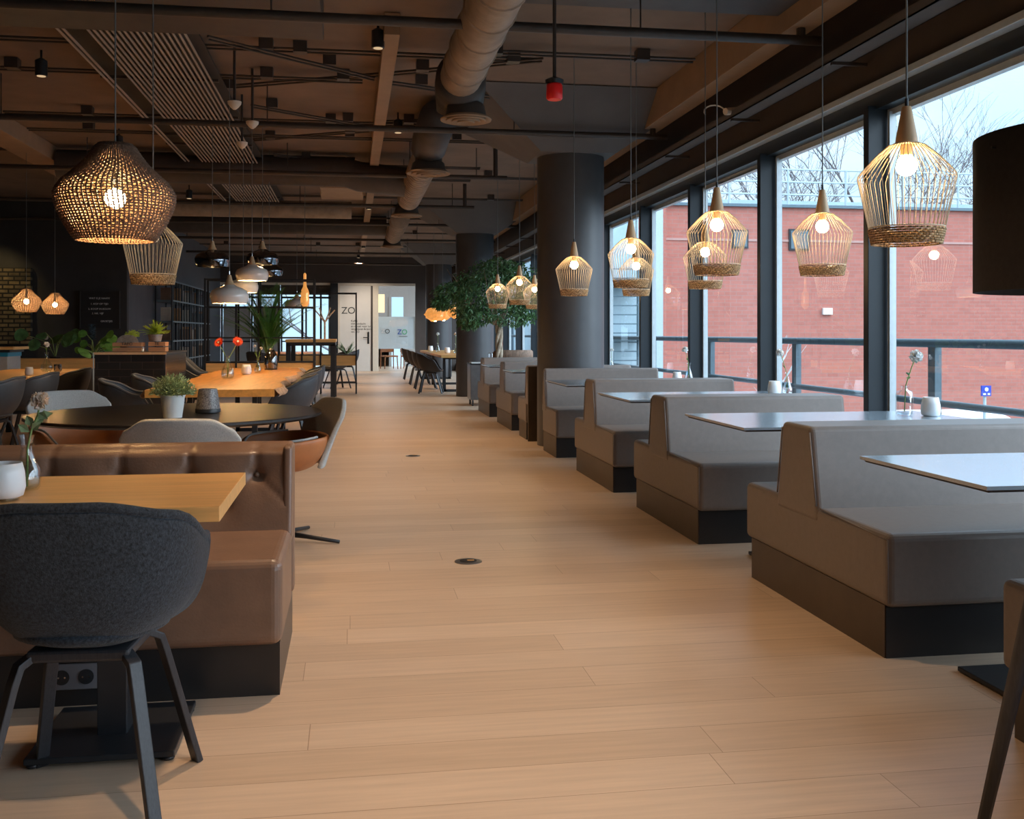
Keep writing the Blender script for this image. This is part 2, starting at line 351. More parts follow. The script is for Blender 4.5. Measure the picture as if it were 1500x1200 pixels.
# long beams under the ceiling
def beam(x0, x1, y0, y1, z0, z1, m, lab, name='ceiling_beam'):
    return tag(B(MB().box(x0, x1, y0, y1, z0, z1), name, m, bevel=.005), lab, 'beam')
beam(.24, .36, 7.7, 30, 3.43, 3.598, 'beam', 'narrow tan beam running down the middle of the ceiling')
beam(-4.1, -3.75, 4, 19.2, 3.40, 3.598, 'beam', 'wide tan beam high on the left side of the ceiling')
beam(2.95, 3.13, 1, 32, 3.28, 3.598, 'beam', 'long tan beam above the window wall')
beam(-3.7, -.2, 2.5, 7.6, 3.34, 3.598, 'dark_duct', 'broad dark duct casing across the near ceiling', 'duct_casing')
beam(1.1, 3.0, 2.0, 6.8, 3.42, 3.598, 'dark_duct', 'dark panel on the near ceiling beside the windows', 'ceiling_panel')

# sprinkler pipes
for i, (y, x0, x1, z, r) in enumerate([(6.6, -8.5, 3.18, 3.2, .033), (10.08, -8.8, 3.18, 3.2, .03), (13.2, -8.8, 2.0, 3.22, .03), (16.4, -8.8, 1.95, 3.22, .03), (19.0, -8.8, 3.1, 3.2, .028), (22.2, -4.2, 3.1, 3.2, .028), (26, -4.2, 3.1, 3.2, .03), (30, -4.2, 3.1, 3.2, .03)]):
    names = ['nearest', 'second', 'third', 'fourth', 'fifth', 'sixth', 'seventh', 'farthest']
    t = thing('sprinkler_pipe', '%s black sprinkler pipe crossing under the ceiling, counted from the camera' % names[i], 'pipe', (0, y, z), group='sprinkler pipes')
    B(MB().tube([(x0, 0, 0), (x1, 0, 0)], r, 12), 'pipe', 'pipe', t, smooth=True, auto=40)
    h = MB(); k = x0+.8
    while k < x1:
        h.tube([(k, 0, 0), (k, 0, H-z)], .006, 5); k += 2.4
    h.tube([(x1-.15, 0, 0), (x1-.15, 0, H-z)], .03, 8)
    B(h, 'hanger', 'pipe', t)

# conduits with junction boxes on the ceiling
rc = random.Random(3)
cl = ['thin dark conduit run with junction boxes on the ceiling']
for k, (x0, y0, x1, y1) in enumerate([(-3.6, 8.6, 1.6, 8.6), (-3.6, 9.5, .1, 9.5), (-1.1, 8.2, .2, 9.3), (.25, 9.3, -1.4, 10.1), (.3, 9.2, 1.6, 8.5), (.3, 9.4, 1.7, 10), (.8, 8.4, 2.9, 8.4), (-3.6, 11.4, 1.6, 11.4), (-1, 10.6, .2, 11.5), (.3, 11.4, 1.5, 11), (.2, 11.8, -1.2, 12.6), (-3.6, 12.2, 1.8, 12.2), (-3.6, 14.4, 1.8, 14.4), (-1, 13.6, .2, 14.3), (.3, 15, 2.8, 15), (-3.6, 15.6, 1.8, 15.6), (-3.6, 17.6, 3, 17.6), (-3.9, 20.6, 3, 20.6), (-3.9, 24, 3, 24), (-3.9, 27.5, 3, 27.5), (-8.5, 10.8, -4.2, 10.8), (-8.5, 13.8, -4.2, 13.8)]):
    t = MB(); d = Vector((x1-x0, y1-y0, 0)); z = H-.06-(k % 3)*.02
    t.tube([(x0, y0, z), (x1, y1, z)], .011, 6); t.tube([(x0, y0+.06, z-.01), (x1, y1+.06, z-.01)], .009, 6)
    par = B(t, 'conduit', 'pipe'); tag(par, 'thin black conduit run clipped to the ceiling with small junction boxes', 'conduit', 'ceiling conduits')
    n = max(2, int(d.length/1.1))
    for j in range(n):
        p = Vector((x0, y0, z))+d*((j+.3+rc.random()*.4)/n)
        B(MB().cbox((p.x, p.y, H-.05), (.11, .11, .09)), 'junction_box', 'pipe', par)

# heating tubes: two fields of thin parallel rods
def rods(name, x0, x1, y0, y1, n, lab, skip=()):
    t = thing(name, lab, 'heating tubes', (0, 0, 0))
    for i in range(n):
        if i in skip: continue
        x = x0+(x1-x0)*i/(n-1)
        B(MB().tube([(x, y0+(.25*(i % 5 == 4)), 3.42), (x, y1, 3.42)], .010, 6), 'heating_tube', 'rod', t)
    b = MB(); y = y0+.4
    while y < y1: b.box(x0-.05, x1+.05, y, y+.04, 3.435, 3.46); b.tube([(x0+.2, y+.02, 3.45), (x0+.2, y+.02, H)], .008, 5); b.tube([(x1-.2, y+.02, 3.45), (x1-.2, y+.02, H)], .008, 5); y += 1.6
    B(b, 'rail', 'pipe', t); B(MB().box(x0-.06, x1+.06, y0, y1, 3.50, 3.51), 'backing', 'black_wall', t)
rods('heating_tube_field', -2.12, -1.22, 7.4, 14.6, 22, 'nearer field of thin parallel heating tubes hung on the left of the ceiling', (2, 3, 4))
rods('heating_tube_field', -2.12, -1.22, 15.4, 19.8, 22, 'farther field of thin parallel heating tubes on the ceiling', (2, 3, 4))

# round ducts along the aisle with their round diffusers
def ribbed(p0, p1, r, step):
    p0 = Vector(p0); p1 = Vector(p1); L = (p1-p0).length; n = int(L/step); pts = []; rr = []
    for i in range(n+1):
        p = p0.lerp(p1, i/n)
        for o, q in ((-.012, r), (-.006, r+.010), (.006, r+.010), (.012, r)): pts.append(p+(p1-p0).normalized()*o); rr.append(q)
    return pts, rr
def diffuser(x, y, z, lab, r=.24, drop=.32):
    t = thing('ceiling_diffuser', lab, 'diffuser', (x, y, z))
    for k, rr in enumerate((r, r*.78, r*.56, r*.34)):
        B(MB().lathe([(rr-.035, .035+.006*k), (rr, .012-.008*k), (rr-.004, .0-.008*k), (rr-.045, .028+.006*k)], 32, (0, 0, 0), False), 'ring', 'beam', t, smooth=True)
    B(MB().lathe([(r*.8, .03), (r*.72, .12), (r*.62, .14), (r*.62, drop)], 28), 'neck', 'dark_duct', t, smooth=True, auto=40)
    return t
def duct(x, y0, y1, z, r, lab, step):
    t = thing('round_duct', lab, 'duct', (x, y0, z))
    pts, rr = ribbed((0, 0, 0), (0, y1-y0, 0), r, step); B(MB().tube(pts, rr, 24), 'duct_tube', 'duct', t, smooth=True, auto=35)
    h = MB()
    for k in range(max(2, int((y1-y0)/1.5))): h.tube([(r*.9, .3+k*1.5, 0), (r*.9, .3+k*1.5, H-z)], .006, 5); h.tube([(-r*.9, .3+k*1.5, 0), (-r*.9, .3+k*1.5, H-z)], .006, 5)
    B(h, 'hanger', 'pipe', t)
    return t
duct(.86, 4.5, 8.2, 3.24, .165, 'nearest thick grey brown air duct above the aisle', .42)
B(MB().tube([(0, 3.60, 0), (.02, 3.86, -.02), (.03, 4.0, -.10), (.02, 4.05, -.2)], [.20, .21, .20, .18], 24), 'elbow', 'dark_duct', [o for o in bpy.data.objects if o.name.startswith('round_duct')][0], smooth=True)
diffuser(.92, 8.3, 2.93, 'nearest round ringed air diffuser under the thick duct', .21, .10)
duct(.86, 12.4, 15.6, 3.24, .165, 'middle ribbed air duct above the aisle', .16)
diffuser(.86, 11.6, 3.0, 'second round ringed air diffuser above the aisle', .25, .22)
tag(B(MB().tube([(.86, 10.3, 3.36), (.86, 11.2, 3.34), (.86, 11.6, 3.3), (.86, 11.62, 3.22)], [.19, .2, .2, .18], 24), 'duct_elbow', 'dark_duct', smooth=True), 'dark insulated duct elbow above the second ringed diffuser', 'duct')
duct(.86, 18.4, 21.5, 3.24, .165, 'farthest ribbed air duct above the aisle', .18)
diffuser(.86, 16.3, 3.05, 'third round ringed air diffuser above the aisle', .25, .2)
diffuser(.86, 22.2, 3.05, 'farthest round ringed air diffuser above the aisle', .25, .2)
tag(B(MB().tube([(-3.72, 13.9, 3.36), (-.1, 13.9, 3.36), (.1, 13.9, 3.3), (.72, 13.9, 3.24)], .2, 20), 'cross_duct', 'dark_duct', smooth=True, auto=40), 'dark transverse duct joining the middle ribbed duct', 'duct')
tag(B(MB().tube([(-4.2, 18.0, 3.33), (.0, 18.0, 3.33)], .15, 18), 'cross_duct', 'duct', smooth=True, auto=40), 'brown transverse duct in the far part of the ceiling', 'duct')
tag(B(MB().tube([(-3.98, 21.0, 3.38), (.7, 21.0, 3.38)], .2, 18), 'cross_duct', 'dark_duct', smooth=True, auto=40), 'farthest dark transverse duct before the glass wall', 'duct')
# bright ceiling cassette
t = thing('ceiling_cassette', 'tan square ceiling cassette unit left of the aisle duct', 'ceiling unit', (-.12, 16.2, 3.3))
B(MB().box(-.35, .30, -.5, .15, 0, .3), 'casing', 'beam', t, bevel=.01); B(MB().box(-.33, .28, -1.3, -.6, -.02, .28), 'panel', 'beam', t, bevel=.01)

# cable tray along the window head
t = thing('cable_tray', 'long dark cable tray along the top of the window wall', 'cable tray', (3.12, 0, 2.95))
m_ = MB().box(-.07, .07, 0, 32, 0, .008); m_.box(-.07, -.062, 0, 32, 0, .06); m_.box(.062, .07, 0, 32, 0, .06); B(m_, 'tray', 'capital', t)
m_ = MB()
for k in range(4): m_.tube([(-.045+.03*k, 0, .025), (-.045+.03*k, 32, .025)], .011, 6)
B(m_, 'cable', 'rod', t)
m_ = MB()
for k in range(18): m_.box(-.06, .18, .9+k*1.765, .93+k*1.765, -.02, 0)
B(m_, 'bracket', 'pipe', t)

# ceiling spotlights, added to throw warm light on the floor
spots = [(.15, 1.2), (.3, 4.2), (.2, 7.9), (.5, 11.2), (.2, 14.6), (.3, 18.2), (.3, 22.4), (.3, 26.5), (.2, 30)]
left = [(-2.2, 3.2), (-2.6, 9.2), (-2.7, 12.6), (-2.6, 17.2), (-2.2, 22.5), (-2.4, 28)]
sp0 = thing('added_spotlight', 'added black cylindrical ceiling spotlight', 'spotlight', (0, 0, 0), group='added ceiling spotlights')
B(MB().lathe([(.045, 0), (.05, .005), (.05, .13), (.02, .15)], 20), 'housing', 'black_metal', sp0, smooth=True, auto=40)
B(MB().lathe([(.036, -.002), (.036, .0)], 16), 'lens', emat('spot lens', (1, .7, .4), .5), sp0)
B(MB().tube([(0, 0, .14), (0, 0, .22)], .010, 8), 'stem', 'black_metal', sp0)
for i, (x, y) in enumerate(spots+left):
    r = sp0 if i == 0 else dup(sp0, (0, 0, 0))
    r.location = (x, y, 3.38)
    r['label'] = 'added black cylindrical spotlight pointing straight down from the ceiling'
    main = i < len(spots)
    light('added_spot_lamp', 'SPOT', (x, y, 3.36), 205 if main else 95, (1, .69, .42), spot_size=math.radians(84), spot_blend=1.0, shadow_soft_size=.05)

# smoke detectors and red sounder
for i, (x, y, z) in enumerate([(-.96, 8.75, 3.10), (-.89, 9.55, 3.10), (-1.09, 10.6, 3.10)]):
    t = thing('smoke_detector', ['nearest', 'middle', 'farthest'][i]+' of the three cream dome detectors beside the heating tubes', 'smoke detector', (x, y, z))
    B(MB().lathe([(.012, -.045), (.03, -.03), (.055, 0), (.058, .02)], 20), 'dome', 'white_plastic', t, smooth=True, auto=50)
    B(MB().tube([(0, 0, .02), (0, 0, H-z)], .012, 8), 'stem', 'pipe', t)
t = thing('alarm_sounder', 'red round alarm sounder hanging from the ceiling before the first column', 'alarm', (1.28, 6.42, 2.69))
B(MB().lathe([(.045, 0), (.052, .01), (.052, .09), (.046, .10)], 24), 'body', 'red', t, smooth=True, auto=40)
B(MB().lathe([(.055, .10), (.06, .125), (.03, .14)], 24), 'base', 'black_metal', t, smooth=True, auto=40)
B(MB().tube([(0, 0, .13), (0, 0, .75), (0, 0, H-2.69)], .012, 8), 'conduit', 'pipe', t)
t = thing('security_camera', 'small pale security camera on the tray above the windows', 'camera', (3.1, 8.0, 3.0))
B(MB().tube([(-.1, -.05, 0), (.02, 0, .02)], .03, 10), 'housing', 'white_plastic', t, smooth=True, auto=40)
B(MB().tube([(-.1+.09*math.cos(a_)-.08, -.02, .0+.055*math.sin(a_)) for a_ in [.3+.42*k for k in range(9)]], .006, 6), 'cable', 'white_plastic', t)
B(MB().tube([(.02, 0, .02), (.18, 0, .02)], .012, 6), 'bracket', 'pipe', t)

# ================================================================== booths along the windows
X0, X1 = 1.935, 3.13
def booth_parts(t, back, seats, y_pl, zt=.83, btop=None):
    """back=(y0,y1) at seat height, seats=(ymin,ymax) of the body, y_pl=(plinth)"""
    a, b = seats
    st = B(MB().box(X0, X1, a, b, .19, .462), 'seat', 'vinyl', t, bevel=.028, seg=4)
    bk = B(MB().prism([(back[0]-.03, .40), (back[1]+.03, .40), (back[1]-.035, zt), (back[0]+.045, zt)], 'x', X0-.004, X1), 'backrest', 'vinyl', t, bevel=.022, seg=4)
    B(MB().box(X0+.008, X1-.02, y_pl[0], y_pl[1], 0, .195), 'plinth', 'brown_plinth', t)
    B(MB().box(X0+.012, X1-.03, y_pl[0]-.004, y_pl[0], 0, .19), 'plinth_front', 'plinth', t)
    for pa, pb, pp in (((X0-.004, back[0]+.05, zt-.025), (X0-.004, back[0]-.01, .47), bk), ((X0-.004, back[1]-.04, zt-.025), (X0-.004, back[1]+.015, .47), bk), ((X0+.004, a+.012, .44), (X0+.004, back[0]-.03, .464), st), ((X0+.004, a+.006, .21), (X0+.004, a+.006, .44), st)):
        B(MB().tube([pa, pb], .0035, 6), 'piping', 'vinyl', pp, smooth=True)
def booth(ys, lab, kind='double', **k):
    t = thing('booth_bench', lab, 'booth bench', (0, ys, 0), group='grey booths along the windows')
    if kind == 'double': booth_parts(t, (.55, .92), (-.035, 1.33), (0, 1.27), **k)
    elif kind == 'front': booth_parts(t, (.50, .66), (-.035, .68), (0, .66), **k)
    else: booth_parts(t, (-.16, .0), (-.02, .56), (0, .5), **k)
    return t
booth(1.50, 'grey booth bench cut off by the right edge of the picture, nearest the camera')
booth(3.52, 'nearest fully seen double grey booth bench, at right in front of the window', zt=.80)
booth(5.58, 'second double grey booth bench along the windows from the camera', zt=.80)
booth(7.49, 'third double grey booth bench along the windows from the camera', zt=.82)
booth(9.66, 'single grey bench standing against the near side of the first column', 'front', zt=.84)
booth(11.36, 'single bench with its dark back against the far side of the first column', 'rear', zt=.84)
booth(12.44, 'first double grey booth bench beyond the first column')
booth(14.5, 'farthest double grey booth bench, next to the steel service cart', zt=.83)
b_ = [o for o in bpy.data.objects if o.get('label', '').startswith('single bench')][0]
B(MB().box(X0-.006, X0+.35, -.20, -.165, 0, .83), 'end_panel', 'brown_plinth', b_, bevel=.004)

def booth_table(y0, y1, lab):
    yc = (y0+y1)/2
    t = thing('booth_table', lab, 'table', (1.84, yc, 0), group='thin laminate tables between the booths')
    w = (y1-y0)/2
    B(MB().box(0, 1.38, -w, w, .738, .75), 'tabletop', 'laminate', t)
    B(MB().prism([(-w, .738), (w, .738), (w-.015, .729), (-w+.015, .729)], 'x', .015, 1.37), 'top_edge', 'dark_edge', t)
    B(MB().box(.62, .70, -.04, .04, .02, .729), 'post', 'black_metal', t, bevel=.003)
    B(MB().box(.28, .98, -.21, .21, .004, .02), 'base_plate', 'black_metal', t, bevel=.003)
    return t
booth_table(2.75, 3.51, 'nearest thin booth table, at the right edge of the picture')
booth_table(4.63, 5.50, 'second thin booth table, between the nearest and second full booths')
booth_table(6.66, 7.55, 'third thin booth table from the camera, between the second and third booths')
booth_table(8.72, 9.66, 'fourth thin booth table, just before the first column')
booth_table(11.75, 12.5, 'thin booth table just beyond the first column')
booth_table(13.75, 14.6, 'farthest thin booth table, before the last booth')

# ---------------------------------------------------------------- small table things
def carnation(mb, c, r, seed=0, n=42):
    rr = random.Random(seed); c = Vector(c)
    for i in range(n):
        d = Vector((rr.gauss(0, 1), rr.gauss(0, 1), rr.gauss(.35, .8))).normalized()
        p = c+d*r*.35; side = d.orthogonal().normalized()
        side.rotate(Matrix.Rotation(rr.random()*6.28, 3, d)); mb.leaf(p, d+side*.5, r*.72, r*.85, side.cross(d), .5)
    mb.sphere(tuple(c), r*.55, 8, 6)
VP = {'drop': [(.030, 0), (.036, .012), (.034, .035), (.020, .075), (.012, .105), (.0115, .125), (.018, .142)],
      'bottle': [(.030, 0), (.034, .008), (.034, .082), (.030, .095), (.013, .102), (.013, .112), (.018, .118)],
      'round': [(.045, 0), (.062, .02), (.068, .05), (.060, .085), (.030, .13), (.017, .165), (.016, .20), (.024, .225)]}
def vase(x, y, z, kind, flower, lab, lean=(0, 0), fh=.11, fr=.028, rz=0, leaves=2, seed=1, sc=1):
    t = thing('flower_vase', lab, 'vase', (x, y, z), rz, group='glass vases with flowers')
    pr = VP[kind]; top = pr[-1][1]
    B(MB().lathe([(0.001, .002)]+pr, 28, (0, 0, 0), False), 'glass', 'clear', t, smooth=True)
    B(MB().lathe([(r*.9, zz) for r, zz in pr if zz < top*.55], 20, (0, 0, .004)), 'water', 'water', t, smooth=True)
    st = MB(); lvs = []; rr = random.Random(seed)
    for (lx, ly, hh_) in flower:
        pts = [(0, 0, .015), (lx*.12, ly*.12, top), (lx*.6, ly*.6, top+hh_*.6), (lx, ly, top+hh_)]
        st.tube(pts, .0022, 6)
        for k in range(leaves):
            p = Vector(pts[1]).lerp(Vector(pts[2]), .3+.5*k/max(1, leaves)); lvs.append((p, (rr.uniform(-1, 1), rr.uniform(-1, 1), .7), 0, 0))
    so = B(st, 'stem', 'stem', t, smooth=True)
    for a_, b_, c_, d_ in lvs: B(MB().leaf(a_, b_, .035, .016, (0, 0, 1)), 'leaf', 'leaf', so)
    for i, (lx, ly, hh_) in enumerate(flower):
        fl = MB(); carnation(fl, (lx, ly, top+hh_), fr, seed+i); B(fl, 'flower', 'petal_white', t)
    if sc != 1: t.scale = (sc, sc, sc)
    return t
def cup(x, y, z, lab, s=1, group='white tealight cups'):
    t = thing('tealight_cup', lab, 'tealight holder', (x, y, z), group=group)
    B(MB().lathe([(.030*s, 0), (.040*s, .006*s), (.044*s, .025*s), (.041*s, .055*s), (.034*s, .086*s), (.031*s, .086*s), (.037*s, .05*s), (.036*s, .012*s), (0.001, .01*s)], 28, (0, 0, 0), False), 'cup', 'porcelain', t, smooth=True)
    return t
vase(2.975, 5.18, .751, 'bottle', [(.05, 0, .115)], 'straight glass bottle with one white carnation on the second booth table', seed=2, sc=1.38)
cup(3.10, 5.13, .751, 'white tealight cup on the second booth table beside the straight glass bottle', 1.18)
vase(3.18, 7.16, .751, 'drop', [(-.05, 0, .13)], 'drop shaped glass vase with a leaning white flower on the third booth table', seed=3, leaves=1, sc=1.12)
cup(3.08, 7.16, .751, 'white tealight cup on the third booth table left of the drop vase', 1.12)
vase(3.12, 9.22, .751, 'drop', [(-.03, 0, .10)], 'drop shaped glass vase with a white flower on the fourth booth table', seed=4, leaves=1, sc=1.2)
cup(3.0, 9.20, .751, 'white tealight cup on the fourth booth table')
vase(3.12, 12.1, .751, 'drop', [(0, 0, .10)], 'glass vase on the booth table just beyond the first column', seed=5, leaves=0)
cup(2.98, 12.1, .751, 'white tealight cup on the booth table beyond the first column')

# ================================================================== chairs
def bowl(Rf, zrim, zb, nphi=40, nv=10, pw=.75, lean=0.0, sq=2.6):
    """tub shell: rows from the centre of the seat out and up to a rim of height zrim(phi); phi=0 is the back (-y)"""
    mb = MB(); 
    for j in range(nv+1):
        v = j/nv
        for i in range(nphi):
            ph = 2*PI*i/nphi; cx, cy = math.sin(ph), -math.cos(ph)
            k = (abs(cx)**sq+abs(cy)**sq)**(-1/sq)
            rad = math.sin(v*PI/2)**.8; up = (1-math.cos(v*PI/2))**1.15
            zz = zb+(zrim(ph)-zb)*up; rx, ry = Rf(ph)
            ext = 1+lean*(zz-zb)
            mb.v.append((cx*k*rx*rad*ext, cy*k*ry*rad*ext, zz))
    for j in range(nv):
        for i in range(nphi): mb.f.append((j*nphi+i, j*nphi+(i+1) % nphi, (j+1)*nphi+(i+1) % nphi, (j+1)*nphi+i))
    mb.f.append(tuple(range(nphi)))
    return mb
def smooth(a, b, x): t = max(0, min(1, (x-a)/(b-a))); return t*t*(3-2*t)
def rim_tub(ph):
    a = abs((ph+PI) % (2*PI)-PI)          # 0 back .. pi front
    return .80-.035*smooth(.3, 1.0, a)-.09*smooth(.9, 1.7, a)-.215*smooth(1.75, 2.5, a)
def tub_chair(name, lab, shellmat, legmat, loc, rz, group, padmat=None):
    t = thing(name, lab, 'chair', loc, rz, group)
    mb = bowl(lambda p: (.285, .265 if math.cos(p) > 0 else .245), rim_tub, .425, nphi=56, nv=12, lean=.10)
    sh = B(mb, 'shell', shellmat, t, smooth=True, solid=.022, sub=1); rp = []
    for k in range(56):
        ph = 2*PI*k/56; cx, cy = math.sin(ph), -math.cos(ph); q = (abs(cx)**2.6+abs(cy)**2.6)**(-1/2.6); z = rim_tub(ph); e = 1+.10*(z-.425)
        rp.append((cx*q*.285*e, cy*q*(.265 if math.cos(ph) > 0 else .245)*e, z+.001))
    B(MB().tube(rp, .0125, 8, closed=True), 'rim_piping', shellmat, sh, smooth=True)
    B(MB().lathe([(.001, .030), (.17, .030), (.205, .018), (.20, .0), (.001, 0)], 32, (0, .01, .455), False), 'seat_pad', padmat or shellmat, t, smooth=True)
    B(MB().box(-.13, .13, -.12, .12, .395, .425), 'under_frame', legmat, t, bevel=.008)
    for sx in (-1, 1):
        for sy in (-1, 1):
            fx, fy = sx*.225, (.245 if sy > 0 else -.215)
            pts = [(sx*.05, sy*.04, .412), (sx*.12, sy*.10, .408), (sx*.145, sy*.125, .39), (sx*.155, sy*.138, .35), (fx, fy, 0)]
            B(MB().tube(pts, .02, 4, flat=(.020, .036, (0, 0, 1))), 'leg', legmat, t, bevel=.003)
    return t
G1 = 'charcoal tub chairs at wooden booth tables'
fc = tub_chair('tub_chair', 'charcoal felt tub chair seen from behind in the left foreground', 'felt', 'black_wood', (-.655, 2.755, 0), math.radians(-4), G1); fc.scale = (.94, .97, .995)

# ---------------------------------------------------------------- left foreground: wooden table, leather bench
t = thing('wooden_table', 'light oak square table on a black post, left foreground before the leather bench', 'table', (-.69, 3.07, 0))
B(MB().box(-.36, .352, -.328, .332, .71, .75), 'tabletop', 'oak', t, bevel=.002)
B(MB().box(-.042, .042, .06, .144, .02, .71), 'post', 'black_metal', t, bevel=.003)
B(MB().box(-.20, .20, -.09, .31, .012, .03), 'base_plate', 'black_metal', t, bevel=.003)
for sx in (-.18, .18):
    for sy in (-.07, .29): B(MB().lathe([(.014, 0), (.018, .004), (.018, .010), (.008, .013)], 14, (sx, sy, 0)), 'foot', 'black_metal', t, smooth=True)
# candle cup and vase with rose
t = thing('tealight_cup', 'large white frosted candle cup on the oak table at the left edge', 'candle holder', (-.925, 2.93, .751))
B(MB().lathe([(.040, .008), (.050, .012), (.056, .035), (.053, .075), (.047, .100), (.044, .100), (.050, .07), (.050, .03), (.001, .02)], 36, (0, 0, 0), False), 'cup', 'porcelain', t, smooth=True)
B(MB().lathe([(.036, 0), (.040, .003), (.038, .010)], 30), 'base', 'clear', t, smooth=True)
t = thing('flower_vase', 'twisted glass vase with a pale rose on the oak table in the left foreground', 'vase', (-.918, 3.11, .751))
prof = [(.028, 0), (.036, .012), (.038, .035), (.033, .06), (.021, .088), (.0155, .115), (.0165, .14), (.022, .158)]
mb = MB(); nn = 36
for r, z in prof:
    for i in range(nn):
        a = 2*PI*i/nn; q = r*(1+.07*math.cos(6*(a+z*14))); mb.v.append((q*math.cos(a), q*math.sin(a), z))
for j in range(len(prof)-1):
    for i in range(nn): mb.f.append((j*nn+i, j*nn+(i+1) % nn, (j+1)*nn+(i+1) % nn, (j+1)*nn+i))
mb.f.append(tuple(range(nn))); B(mb, 'glass', 'clear', t, smooth=True)
B(MB().lathe([(.025, .004), (.033, .014), (.034, .034), (.029, .058), (.019, .082)], 24), 'water', 'water', t, smooth=True)
B(MB().tube([(0, 0, .01), (.002, 0, .12), (.012, .0, .17), (.03, 0, .215), (.036, 0, .25)], .003, 8), 'stem', 'stem', t, smooth=True)
so = [c for c in kids(t) if c.name.startswith('stem')][0]
for p, d in (((.02, 0, .19), (.6, .1, .5)), ((.03, 0, .21), (.9, 0, .2)), ((.008, 0, .165), (-.9, .1, .6)), ((.015, 0, .18), (-.5, .3, .8)), ((.03, 0, .22), (.6, -.4, -.3)), ((.012, 0, .17), (.7, -.3, .6))): B(MB().leaf(p, d, .042, .026, (0, -1, .2)), 'leaf', 'leaf_sage', so)
fl = MB(); rr = random.Random(5); carnation(fl, (.036, 0, .255), .028, 3, 60)
B(fl, 'rose', 'petal_rose', t, smooth=True)

t = thing('leather_bench', 'brown leather bench with a button tufted back in the left foreground', 'bench', (0, 0, 0))
xb = -.225; xl = -3.6
B(MB().box(xl, xb, 3.435, 4.0, .172, .455), 'seat', 'leather', t, bevel=.035, seg=5)
# tufted back: grid with button dimples
nx, nz_ = 230, 44; mb = MB()
btn = [(-.36-.25*k, .655) for k in range(14)]+[(-.485-.25*k, .545) for k in range(13)]
for j in range(nz_+1):
    z = .42+(.768-.42)*j/nz_
    for i in range(nx+1):
        x = xl+(xb-.02-xl)*i/nx; d = .0
        for bx_, bz in btn:
            if abs(x-bx_) < .2:
                q = ((x-bx_)**2+(z-bz)**2); d += .022*math.exp(-q/.0006)+.018*math.exp(-q/.006)
                if z > bz: d += .013*math.exp(-((x-bx_)/.012)**2)*(1 if bz > .6 else max(0, 1-(z-bz)/.08))
                dd = abs(x-bx_)-abs(z-bz)*1.13
                if bz > .6 and z < bz and bz-z < .11: d += .006*math.exp(-(dd/.012)**2)
        top = smooth(.735, .768, z)
        y = 3.985+.08*(z-.42)/.348-.03*(1-top)+.03*top+d
        mb.v.append((x, y, z))
for j in range(nz_):
    for i in range(nx): a = j*(nx+1)+i; mb.f.append((a, a+1, a+nx+2, a+nx+1))
# close with top and rear
k = len(mb.v); off = nz_*(nx+1)
for i in range(nx+1):
    x = mb.v[off+i][0]; mb.v.append((x, 4.16, .772)); 
for i in range(nx): mb.f.append((off+i, off+i+1, k+i+1, k+i))
bk_ = B(mb, 'backrest', 'leather', t, smooth=True)
B(MB().box(xl, xb, 4.125, 4.22, .172, .768), 'back_shell', 'leather', t, bevel=.02, seg=4)
B(MB().prism([(3.96, .40), (4.1, .40), (4.14, .765), (4.02, .765)], 'x', xb-.035, xb), 'side_panel', 'leather', t, bevel=.014, seg=4)
for bx_, bz in btn: B(MB().sphere((bx_, 3.992+.08*(bz-.42)/.348, bz), .010, 10, 6), 'button', 'leather', bk_, smooth=True)
B(MB().box(xl, xb-.01, 3.474, 4.2, 0, .172), 'plinth', 'plinth', t)
s_ = thing('wall_socket', 'double grey power socket in the black plinth of the leather bench', 'socket', (-.88, 3.473, .055))
B(MB().box(-.075, .075, -.010, 0, 0, .082), 'plate', 'grey_plastic', s_, bevel=.003)
for sx in (-.037, .037):
    B(MB().tube([(sx, -.0125, .041), (sx, -.0085, .041)], .024, 24), 'cup', 'black_metal', s_)
    B(MB().tube([(sx-.01, -.0135, .041), (sx-.01, -.012, .041)], .003, 8).tube([(sx+.01, -.0135, .041), (sx+.01, -.012, .041)], .003, 8), 'contact', 'chrome', s_)

